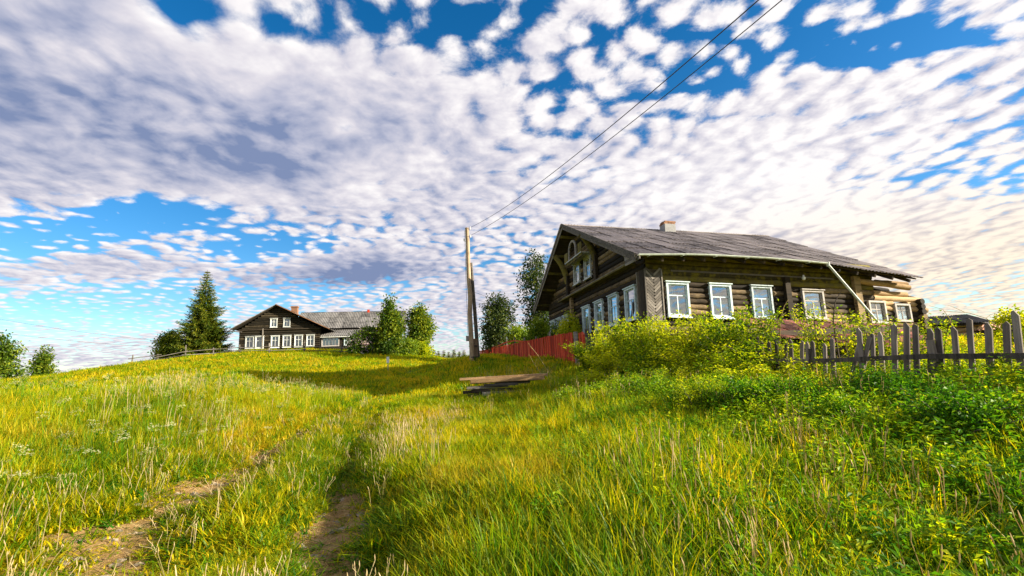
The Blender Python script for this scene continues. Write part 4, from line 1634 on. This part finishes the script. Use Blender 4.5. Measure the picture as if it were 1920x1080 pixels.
# small white marker stake by the track crest
p = hit(727, 700)
mk = add('marker_stake', None, None, Matrix.Translation((p[0], p[1], gz(p[0], p[1]))))
tag(mk, 'thin stake with a small white plate standing by the track crest', 'stake')
MB().tube([(0, 0, -.2), (.03, 0, 1.0)], .025, 6).build('stick', MT['greyboard'], mk)
MB().box((-.07, -.04, .72), (.11, -.025, 1.15)).build('plate', MT['white'], mk)

# ------------------------------------------------------------------ trees
spruce('spruce_tree', 'tall dark pointed spruce tree left of the hilltop house', 389, 57, 504, 6.3, 11, n_w=34)
tree('round_tree', 'round green shrub tree at the foot of the tall spruce', 'tree', 322, 58, 622, 3.9, MT['tree'], 12, .27, 6500, trunk_frac=.06)
tree('leafy_tree', 'broad leafy tree beyond the grassy bank, larger of two', 'tree', 0, 47, 630, 5.0, MT['tree'], 13, .3, 9000, base=-2.0, trunk_frac=.08)
tree('leafy_tree', 'small lone leafy tree beyond the grassy bank', 'tree', 88, 52, 651, 2.3, MT['tree'], 14, .27, 5500, base=-2.4, trunk_frac=.1)
tree('birch_tree', 'pointed leafy tree in front of the long house wing', 'tree', 731, 50, 557, 4.3, MT['tree'], 15, .28, 12000, shape='cone', trunk_frac=.04, dens=20)
tree('round_tree', 'tall round-topped tree past the end of the house wing', 'tree', 786, 55, 572, 3.8, MT['tree'], 16, .29, 10000, shape='column', trunk_frac=.06)
tree('lilac_bush', 'lilac bush with pale pink blossom before the porch', 'bush', 690, 49.5, 619, 4.6, MT['bushdk'], 17, .22, 6500, trunk_frac=.02, flower=1100)
tree('green_bush', 'low green bush at the foot of the pointed tree', 'bush', 765, 50, 637, 3.0, MT['bushdk'], 18, .2, 3000, trunk_frac=.02)
tree('green_bush', 'low green bush under the round-topped tree', 'bush', 795, 51, 646, 2.2, MT['rasp'], 19, .2, 2200, trunk_frac=.02)
tree('dark_tree', 'dark airy tree standing behind the utility pole', 'tree', 933, 42, 552, 3.9, MT['treedk'], 20, .22, 6500, trunk_frac=.2, dens=18)
tree('tall_tree', 'tall dark tree rising beside the left eave of the log house', 'tree', 1003, 44, 468, 5.0, MT['treedk'], 21, .24, 7500, trunk_frac=.12, shape='column', dens=24)
tree('green_bush', 'leafy green bush behind the red fence close to the pole', 'bush', 926, 46, 622, 3.2, MT['bushdk'], 22, .16, 4500, trunk_frac=.02)
tree('green_bush', 'leafy green bush behind the middle of the red fence', 'bush', 970, 38, 612, 3.0, MT['bushdk'], 23, .16, 5500, trunk_frac=.02)
tree('green_bush', 'leafy green bush between the red fence and the house eave', 'bush', 1005, 33, 600, 2.4, MT['bushdk'], 24, .15, 5500, trunk_frac=.02)
tree('currant_bush', 'bright green bush growing against the gable windows', 'bush', 1066, 25.5, 588, 1.9, MT['rasp'], 25, .11, 4200, trunk_frac=.02)
tree('currant_bush', 'smaller green bush behind the gate post of the red fence', 'bush', 1040, 28, 608, 1.6, MT['bushdk'], 26, .11, 3000, trunk_frac=.02)
tree('hedge_bush', 'round yellow-green bush before the red-roofed shed', 'bush', 1890, 15, 582, 1.5, MT['rasp'], 27, .1, 2600, trunk_frac=.02)
r_ = np.random.default_rng(99)
for i, (px, top) in enumerate(((806, 665), (814, 660), (822, 662), (832, 661), (841, 664), (851, 659), (861, 663), (870, 661), (1905, 600))):
    if px > 1000:
        continue
    spruce('distant_spruce', 'small distant spruce on the skyline between far house and pole', px, 110 + 4 * (i % 3), top - 6, 4.4, 200 + i, base=-2.5, n_w=18, group='distant spruces on the skyline', fine=.5)

# ------------------------------------------------------------------ bushes along the fence
RM = [bush_meshes(300 + k, 30, 5200, .072, MT['rasp'], 1.6, .85) for k in range(4)]
RD = [bush_meshes(320 + k, 24, 3600, .06, MT['weed'], 1.0, .75, .6) for k in range(3)]
RS = [bush_meshes(340 + k, 9, 1100, .065, MT['rasp'], 1.6, .4, .25) for k in range(3)]


def bush(kind, px, top, D, label, group, wide=1.0):
    me = kind[random.randrange(len(kind))]
    P = at(px, top, D)
    z = gz(P[0], P[1])
    H = max(P[2] - z, .4)
    Hm = 1.0 if kind is RD else 1.6
    s = H / (Hm * .93)
    M = Matrix.Translation((P[0], P[1], z - .03)) @ Matrix.Rotation(random.random() * 6.28, 4, 'Z') @ Matrix.Diagonal((wide, wide, s, 1))
    nm = {id(RM): 'raspberry_bush', id(RD): 'herb_bush', id(RS): 'currant_spray'}[id(kind)]
    o = add(nm, None, None, M)
    tag(o, label, 'bush', group)
    add('leaves', me[0], o)
    add('canes', me[1], o)


RASP = [(1105, 634, 17.5, 'beside the grey gate post'), (1140, 612, 16.3, 'before the farther gable windows'), (1185, 588, 14.8, 'before the gable window next to the corner'),
        (1225, 586, 13.6, 'straight below the chevron corner boards'), (1275, 590, 12.8, 'below the side window next to the corner'), (1335, 570, 12, 'below the second side window, tallest of the thicket'),
        (1385, 580, 11.3, 'between the second and third side windows'), (1425, 632, 10.6, 'below the third side window'), (1150, 650, 14.2, 'at the track-side foot of the thicket'),
        (1215, 640, 12.4, 'low in front of the chevron corner'), (1290, 640, 11.2, 'low in front of the first side window'), (1370, 645, 10.0, 'low before the start of the open pickets'),
        (1445, 672, 9.0, 'covering the first open pickets'), (1120, 690, 13.2, 'lowest one near the plank pile'), (1250, 700, 10.2, 'lowest one under the first side window'), (1185, 715, 11.3, 'lowest one before the chevron corner'),
        (1330, 705, 9.4, 'lowest one under the second side window'), (1405, 715, 8.7, 'lowest one under the third side window'), (1085, 705, 14.8, 'lowest one between plank pile and red fence gate')]
for px, top, D, where in RASP:
    bush(RM, px, top, D, 'bright yellow-green raspberry bush ' + where, 'raspberry bushes hiding the fence', 1.15)
SPRAY = [(1515, 566, 10.6, 'before the grey-framed window'), (1590, 578, 10.4, 'left of the slanting downpipe'), (1648, 588, 10, 'at the foot of the slanting downpipe'),
         (1742, 590, 9.4, 'before the dark-roofed shed'), (1690, 638, 9.2, 'before the ruined log end'), (1840, 622, 8.2, 'before the red-roofed shed'),
         (1780, 625, 8.8, 'right of the dark-roofed shed'), (1900, 640, 7.2, 'behind the last tall pickets')]
for px, top, D, where in SPRAY:
    bush(RS, px, top, D, 'upright spray of yellow-green leaves behind the pickets ' + where, 'leaf sprays behind the picket fence', 1.0)
for px, top, D in ((1480, 735, 8.0), (1560, 772, 7.2), (1640, 780, 6.6), (1720, 800, 6.1), (1800, 810, 5.6), (1880, 820, 5.2), (1600, 810, 5.9), (1750, 830, 5.3), (1860, 850, 4.8), (1500, 805, 6.6), (1400, 780, 7.4)):
    bush(RD, px, top, D, 'low dark green herb bush at the foot of the picket fence', 'herb bushes below the picket fence', .75)


rb = np.random.default_rng(77)
for i in range(84):
    y = 3.6 + 9.0 * rb.random()
    fx = lerp_line(FLINE, y)
    x = fx - .5 - (1.0 + .28 * y) * rb.random() ** 1.3
    if x < .8 + .06 * y or math.degrees(math.atan2(x, y)) > 54:
        continue
    z = gz(x, y)
    h = rb.uniform(.45, .9) * (1 if fx - x > 1.3 else .5)
    q = pr((x, y, z + h))
    if rb.random() < .66:
        bush(RD, q[0], q[1], q[2], 'knee-high dark green weed bush in the grass of the bank', 'dark weed bushes on the bank', .66)
    else:
        bush(RM, q[0], q[1], q[2], 'knee-high yellow-green raspberry shoot in the grass of the bank', 'raspberry shoots on the bank', .55)
for px, top, D in ((1500, 668, 9.1), (1535, 690, 8.7), (1585, 676, 8.35), (1625, 700, 7.9), (1665, 672, 7.7), (1705, 690, 7.3), (1745, 668, 7.15), (1790, 690, 6.8), (1830, 664, 6.6), (1865, 686, 6.2), (1905, 660, 6.1)):
    bush(RS, px, top, D, 'short leafy shoots climbing among the grey pickets', 'leafy shoots among the pickets', .8)


def cane(label, pts, D, r0=.014, sub=()):
    """bare woody cane; pts are photo pixels at depth D, its foot runs down to the ground"""
    P = [at(x, y, D) for x, y in pts]
    foot = np.array([P[0][0], P[0][1], gz(P[0][0], P[0][1]) - .05])
    o = add('dry_cane', None, None, Matrix.Translation(foot))
    tag(o, label, 'branch')
    pp = np.array([foot] + P) - foot
    t = np.linspace(0, len(pp) - 1, 4 * len(pp))
    c = np.stack([np.interp(t, np.arange(len(pp)), pp[:, k]) for k in range(3)], 1)
    MB().tube(c, np.linspace(r0, r0 * .35, len(c)), 5).build('stem', MT['bark'] if r0 > .02 else MT['dry'], o, None, True)
    for k, dx, dz in sub:
        q = c[min(int(k * len(c)), len(c) - 1)]
        MB().tube([q, q + (dx * .5, .05, dz * .6), q + (dx, .08, dz)], [r0 * .5, r0 * .35, r0 * .2], 4).build('twig', MT['dry'], o, None, True)


def shoots():
    p = at(1552, 790, 7.0)
    z = gz(p[0], p[1])
    o = add('yellow_shoots', None, None, Matrix.Translation((p[0], p[1], z)))
    tag(o, 'clump of tall thin yellow stalks in front of the picket fence', 'plant')
    m = mat_leaf('yellow_stalk', (.3, .3, .01), (.55, .5, .02), (.7, .55, .06), .5, 2.0)
    for i in range(16):
        a, q = random.random() * 6.28, random.random() * .28
        b = np.array([q * math.cos(a) * 1.3, q * math.sin(a), -.05])
        h = random.uniform(.45, .85)
        t = b + (random.gauss(0, .05), random.gauss(0, .05), h)
        MB().tube([b, (b + t) / 2 + (random.gauss(0, .02), 0, 0), t], [.008, .007, .003], 5).build('stalk', m, o, None, True)


shoots()
cane('bent bare reddish cane before the grey-framed side window', [(1568, 640), (1562, 600), (1566, 565), (1577, 547)], 10.8, .022, ((.6, -.25, .2),))
cane('forked bare cane left of the wall post beside third window', [(1462, 640), (1463, 600), (1470, 575), (1478, 562)], 11.2, .016, ((.5, .2, .15),))
cane('arching bare cane over the grey-framed window', [(1585, 640), (1578, 590), (1560, 572), (1538, 562)], 10.9, .014)
cane('long arching bare cane over the red-roofed shed', [(1905, 660), (1880, 620), (1850, 597), (1815, 586), (1772, 584)], 8.0, .010, ((.6, .3, .1), (.8, -.2, .15)))
cane('thin arched cane beside the dark-roofed shed', [(1790, 640), (1782, 600), (1768, 580), (1742, 573)], 9.0, .009)
cane('leaning dead stalk in front of the red fence gate', [(1026, 694), (1010, 668), (990, 643)], 18.5, .014, ((.5, .15, .3), (.8, -.2, .2)))
cane('leaning pale dead branch before the red boards', [(1014, 700), (1000, 680), (992, 664)], 18.0, .012, ((.6, .12, .25),))

# ------------------------------------------------------------------ grass, weeds, stalks (uncountable ground cover)
SRC = bpy.data.collections.new('scatter_sources')


def blades(seed, n, rad, width, hmin=.55, bend=.45, seg=3):
    r = np.random.default_rng(seed)
    V, Q, T3 = [], [], []
    for i in range(n):
        a, rr = r.random() * 6.283, rad * math.sqrt(r.random())
        p = np.array([rr * math.cos(a), rr * math.sin(a), 0])
        h = hmin + (1 - hmin) * r.random()
        b = r.random() * 6.283
        dv = np.array([math.cos(b), math.sin(b), 0])
        sv = np.array([-math.sin(b + r.normal() * .6), math.cos(b), 0])
        bd = bend * .42 * h * (.15 + r.random())
        base = len(V)
        for k in range(seg):
            t = k / seg
            w = width * (1 - t * .55) * (.7 + .6 * r.random() * 0 + .3)
            c = p + dv * bd * t * t + np.array([0, 0, h * (t - .12 * t * t)])
            V += [c - sv * w / 2, c + sv * w / 2]
        V.append(p + dv * bd + np.array([0, 0, h * .88]))
        for k in range(seg - 1):
            Q.append((base + 2 * k, base + 2 * k + 1, base + 2 * k + 3, base + 2 * k + 2))
        e = base + 2 * (seg - 1)
        T3.append((e, e + 1, base + 2 * seg))
    return np.array(V), np.array(Q), np.array(T3)


def grass_src(name, seed, n, rad, width, mat, **kw):
    V, Q, T3 = blades(seed, n, rad, width, **kw)
    return bpy.data.objects.new(name, npmesh(name, V, [Q, T3], mat))


def herb_src(name, seed, mat, n=70, leaf=.065):
    r = np.random.default_rng(seed)
    s = r.random(n)
    a = r.random(n) * 6.283
    rad = .05 + .2 * r.random(n)
    rad = rad * .9
    C = np.stack([np.cos(a) * rad * .6, np.sin(a) * rad * .6, .06 + .5 * s], 1)
    T = np.stack([np.cos(a), np.sin(a), .3 + .5 * r.random(n)], 1)
    N = np.stack([-np.cos(a) * .4, -np.sin(a) * .4, np.ones(n)], 1) + r.normal(size=(n, 3)) * .3
    V, Fc = leaf_mesh(C, N, T, leaf * (.6 + .7 * r.random(n)), leaf * (.32 + .25 * r.random(n)))
    return bpy.data.objects.new(name, npmesh(name, V, Fc, mat))


def stalk_src(name, seed, kind):
    r = np.random.default_rng(seed)
    m = MB()
    if kind == 'seed':
        for i in range(4):
            b = r.normal(size=2) * .05
            tip = b + r.normal(size=2) * .06
            t = np.linspace(0, 1, 4)
            h = .75 + .25 * r.random()
            pts = np.stack([b[0] + (tip[0] - b[0]) * t ** 2, b[1] + (tip[1] - b[1]) * t ** 2, h * t], 1)
            m.tube(pts, .0022, 3, False)
            m.tube([pts[-1], pts[-1] + (.005, 0, .04), pts[-1] + (.01, 0, .10)], [.002, .0045, .0015], 4, False)
        return bpy.data.objects.new(name, m.mesh(name, MT['dry']))
    V, Fc = [], []
    t = np.linspace(0, 1, 4)
    m.tube(np.stack([.03 * t, 0 * t, .95 * t], 1), .005, 4, False)
    C, T, N = [], [], []
    for i in range(8):
        a = i / 8 * 6.283
        e = np.array([.03 + .055 * math.cos(a), .055 * math.sin(a), 1.0 + .04 * r.normal()])
        m.tube([(.03, 0, .88), e], .003, 3, False)
        for j in range(6):
            C.append(e + r.normal(size=3) * (.014, .014, .02))
            T.append((*r.normal(size=2), .1))
            N.append((0, 0, 1.0))
    me = m.mesh(name, MT['grassdk'])
    V2, F2 = leaf_mesh(np.array(C), np.array(N), np.array(T), .026, .022)
    V1 = np.array([v.co[:] for v in me.vertices])
    F1 = np.array([p.vertices[:] for p in me.polygons])
    me2 = npmesh(name, np.concatenate([V1, V2]), [F1, F2 + len(V1)], MT['grassdk'])
    me2.materials.append(MT['umbel'])
    mi = np.zeros(len(me2.polygons), np.int32)
    mi[len(F1):] = 1
    me2.polygons.foreach_set('material_index', mi)
    return bpy.data.objects.new(name, me2)


def scatter(name, label, srcs, pts, scl, idx, seed, tilt=.12):
    """one object whose geometry nodes put the given tufts at the points"""
    c = bpy.data.collections.new(name + '_tufts')
    for i, s in enumerate(srcs):
        s.name = '%s_tuft_%02d' % (name, i)
        c.objects.link(s)
    r = np.random.default_rng(seed)
    n = len(pts)
    me = npmesh(name, pts, [])
    a = me.attributes.new('rot', 'FLOAT_VECTOR', 'POINT')
    rot = np.stack([r.normal(0, tilt, n), r.normal(0, tilt, n), r.random(n) * 6.283], 1)
    a.data.foreach_set('vector', rot.astype(np.float32).ravel())
    a = me.attributes.new('scl', 'FLOAT_VECTOR', 'POINT')
    a.data.foreach_set('vector', np.asarray(scl, np.float32).ravel())
    a = me.attributes.new('idx', 'INT', 'POINT')
    a.data.foreach_set('value', np.asarray(idx, np.int32))
    o = add(name, me)
    tag(o, label, kind='stuff')
    ng = bpy.data.node_groups.new(name + '_scatter', 'GeometryNodeTree')
    ng.interface.new_socket('Geometry', in_out='INPUT', socket_type='NodeSocketGeometry')
    ng.interface.new_socket('Geometry', in_out='OUTPUT', socket_type='NodeSocketGeometry')
    N, L = ng.nodes, ng.links
    gi, go = N.new('NodeGroupInput'), N.new('NodeGroupOutput')
    ci = N.new('GeometryNodeCollectionInfo')
    ci.inputs['Collection'].default_value = c
    ci.inputs['Separate Children'].default_value = True
    ci.inputs['Reset Children'].default_value = True
    ip = N.new('GeometryNodeInstanceOnPoints')
    ip.inputs['Pick Instance'].default_value = True

    def named(nm, typ):
        q = N.new('GeometryNodeInputNamedAttribute')
        q.data_type = typ
        q.inputs['Name'].default_value = nm
        return next(s for s in q.outputs if s.enabled and s.name == 'Attribute')
    L.new(gi.outputs[0], ip.inputs['Points'])
    L.new(ci.outputs[0], ip.inputs['Instance'])
    L.new(named('idx', 'INT'), ip.inputs['Instance Index'])
    e2r = N.new('FunctionNodeEulerToRotation')
    L.new(named('rot', 'FLOAT_VECTOR'), e2r.inputs[0])
    L.new(e2r.outputs[0], ip.inputs['Rotation'])
    L.new(named('scl', 'FLOAT_VECTOR'), ip.inputs['Scale'])
    L.new(ip.outputs[0], go.inputs[0])
    md = o.modifiers.new('scatter', 'NODES')
    md.node_group = ng
    return o


def polar(n, r0, r1, seed, power=1.0, a0=-64, a1=64):
    """points in a wedge, density falling with distance"""
    r = np.random.default_rng(seed)
    u = r.random(n)
    R = (r0 ** power + u * (r1 ** power - r0 ** power)) ** (1 / power)
    A = np.radians(a0 + (a1 - a0) * r.random(n))
    return R * np.sin(A), R * np.cos(A), r


def house_mask(x, y):
    q = np.stack([x, y, np.zeros_like(x)], 1) - HO
    l, g_ = q @ HL, q @ HG
    return (l > -.1) & (l < 14.2) & (g_ > -.1) & (g_ < 13.7)


def grass_height(x, y):
    R = np.hypot(x, y)
    h = .34 + .16 * _vnoise(x, y, .5, 11) + .12 * _vnoise(x, y, 1.7, 12)
    h = h + np.clip((-x - 4.5) / 5, 0, 1) * .22 * np.clip((22 - R) / 10, 0, 1)
    fx = np.interp(y, [p[1] for p in FLINE], [p[0] for p in FLINE])
    h = h * (1 - .4 * np.clip(1 - np.abs(fx - .4 - x) / 1.3, 0, 1)) + .1 * np.clip(1 - np.abs(fx - 2.3 - x) / 1.5, 0, 1) * np.clip((24 - y) / 8, 0, 1)
    dm = np.minimum(poly_dist(x, y, RUT_L), poly_dist(x, y, RUT_R))
    h = h * np.clip(.40 + dm / 2.2, 0, 1)
    return np.clip(h * 1.12, .12, .95)


def meadow():
    # fine grass near, coarser tufts further off
    near = [grass_src('g', 400 + k, 26, .11, .012, MT['grass'] if k % 3 else MT['grassdk'], bend=.5) for k in range(6)]
    x, y, r = polar(62000, 1.6, 17, 501, 1.0)
    d = dirt(x, y)
    keep = (r.random(len(x)) > d * .93) & ~house_mask(x, y) & (_vnoise(x, y, 1.9, 61) + .55 * r.random(len(x)) > -.18)
    x, y = x[keep], y[keep]
    d = d[keep]
    h = grass_height(x, y) * (.5 + .75 * r.random(len(x)) ** 1.3 + .25 * _vnoise(x, y, 2.3, 51)) * (1 - .68 * d)
    right = np.clip((x - .3) / 2.0, 0, 1)
    idx = np.where(r.random(len(x)) < .25 + .65 * right, 3 * r.integers(0, 2, len(x)), 3 * r.integers(0, 2, len(x)) + r.integers(1, 3, len(x)))
    wdt = .85 + .5 * r.random(len(x)) + np.hypot(x, y) * .03
    scatter('grass', 'tall yellow-green meadow grass', near, np.stack([x, y, ground_z(x, y) - .02], 1), np.stack([wdt, wdt, h], 1), idx, 1)
    far = [grass_src('f', 420 + k, 30, .3, .030, MT['grass'] if k % 3 else MT['grassdk'], bend=.5, seg=2) for k in range(6)]
    x, y, r = polar(42000, 14, 75, 502, 1.15)
    d = dirt(x, y)
    keep = (r.random(len(x)) > d * .9) & ~house_mask(x, y)
    x, y, d = x[keep], y[keep], d[keep]
    h = grass_height(x, y) * (.6 + .6 * r.random(len(x))) * (1 - .4 * d)
    wdt = .8 + np.hypot(x, y) * .022
    scatter('far_grass', 'meadow grass on the hill', far, np.stack([x, y, ground_z(x, y) - .02], 1), np.stack([wdt, wdt, h], 1), r.integers(0, 6, len(x)), 2)
    # broad-leaved weeds on the right bank
    weeds = [herb_src('w', 440 + k, MT['rasp'] if k == 2 else MT['weed']) for k in range(5)]
    x, y, r = polar(7000, 2.6, 15, 503, 1.0, 2, 62)
    fx = np.interp(y, [p[1] for p in FLINE], [p[0] for p in FLINE])
    keep = (r.random(len(x)) < np.clip((x - .4) / 4.5, .03, .75)) & (x < fx + 2) & (dirt(x, y) < .3)
    x, y = x[keep], y[keep]
    h = (.5 + .55 * r.random(len(x))) * (.8 + .3 * np.clip(x / 6, 0, 1))
    scatter('weeds', 'broad-leaved green weeds on the bank', weeds, np.stack([x, y, ground_z(x, y)], 1), np.stack([h, h, h], 1), r.integers(0, 5, len(x)), 3)
    # long lush grass on the right bank
    lush = [grass_src('l', 470 + k, 16, .12, .011, MT['grassdk'] if k % 4 else MT['grass'], bend=.9, hmin=.4, seg=4) for k in range(5)]
    x, y, r = polar(15000, 2.0, 15, 506, 1.0, -8, 62)
    fx = np.interp(y, [p[1] for p in FLINE], [p[0] for p in FLINE])
    keep = (r.random(len(x)) < np.clip((x + .3) / 2.0, 0, 1)) & (x < fx + 1.5) & (dirt(x, y) < .25) & (_vnoise(x, y, 1.3, 71) + .6 * r.random(len(x)) > -.05)
    x, y = x[keep], y[keep]
    xl, yl, r2 = polar(9000, 7, 19, 507, 1.0, -60, -18)          # and on the left bank
    k2 = (xl < -5.5) & (_vnoise(xl, yl, .6, 73) + .5 * r2.random(len(xl)) > .12)
    x, y = np.concatenate([x, xl[k2]]), np.concatenate([y, yl[k2]])
    h = .40 + .28 * r.random(len(x)) + .25 * _vnoise(x, y, .8, 72)
    fx = np.interp(y, [p[1] for p in FLINE], [p[0] for p in FLINE])
    h = h * (1 - .45 * np.clip(1 - np.abs(x - fx + .5) / 1.6, 0, 1))
    scatter('long_grass', 'long lush green grass on the banks', lush, np.stack([x, y, ground_z(x, y) - .02], 1), np.stack([np.full(len(x), 1.0)] * 2 + [h], 1), r.integers(0, 5, len(x)), 6)
    # dry seed stalks
    st = [stalk_src('s', 460 + k, 'seed') for k in range(4)]
    x, y, r = polar(4200, 2.4, 22, 504, 1.0, -58, 55)
    keep = (_vnoise(x, y, .45, 31) + .12 * np.sign(x + 2) + .5 * (r.random(len(x)) - .5) > .12) & (dirt(x, y) < .7) & ~house_mask(x, y) & ((x < 1.5) | (r.random(len(x)) < .45))
    x, y = x[keep], y[keep]
    h = grass_height(x, y) * (1.1 + .55 * r.random(len(x)))
    scatter('dry_stalks', 'pale dry grass stalks with seed heads', st, np.stack([x, y, ground_z(x, y)], 1), np.stack([np.full(len(x), 1.0)] * 2 + [h], 1), r.integers(0, 4, len(x)), 4, .1)
    um = [stalk_src('u', 480 + k, 'umbel') for k in range(3)]
    x, y, r = polar(520, 6, 20, 505, 1.0, -56, -14)
    keep = (x < -5) & (_vnoise(x, y, .4, 41) > -.1)
    x, y = x[keep], y[keep]
    h = grass_height(x, y) * (1.15 + .35 * r.random(len(x)))
    scatter('cow_parsley', 'cow parsley with pale umbels on the left bank', um, np.stack([x, y, ground_z(x, y)], 1), np.stack([np.full(len(x), 1.0)] * 2 + [h], 1), r.integers(0, 3, len(x)), 5, .1)


meadow()


def pebbles():
    r = np.random.default_rng(600)
    x, y, _ = polar(16000, 2.2, 12, 601, 1.0)
    d = dirt(x, y)
    keep = r.random(len(x)) < (d - .45) * 1.6
    x, y = x[keep], y[keep]
    ico = np.array([(0, 0, 1), (1, 0, 0), (0, 1, 0), (-1, 0, 0), (0, -1, 0), (.6, .6, .5), (-.6, .6, .5), (-.6, -.6, .5), (.6, -.6, .5)], float)
    fc = np.array([(0, 5, 6), (0, 6, 7), (0, 7, 8), (0, 8, 5), (5, 1, 2), (6, 5, 2), (6, 2, 3), (7, 6, 3), (7, 3, 4), (8, 7, 4), (8, 4, 1), (5, 8, 1)])
    n = len(x)
    z = ground_z(x, y)
    s = .008 + .055 * r.random(n) ** 4
    V = ico[None] * (s[:, None, None] * (1 + .5 * r.normal(size=(n, 9, 3)) * .4)) * np.array([1.2, 1, .6]) + np.stack([x, y, z], 1)[:, None]
    Fc = (fc[None] + (np.arange(n) * 9)[:, None, None]).reshape(-1, 3)
    tag(add('pebbles', npmesh('pebbles', V.reshape(-1, 3), Fc, MT['stone'])), 'loose pebbles in the bare wheel ruts', kind='stuff')


pebbles()
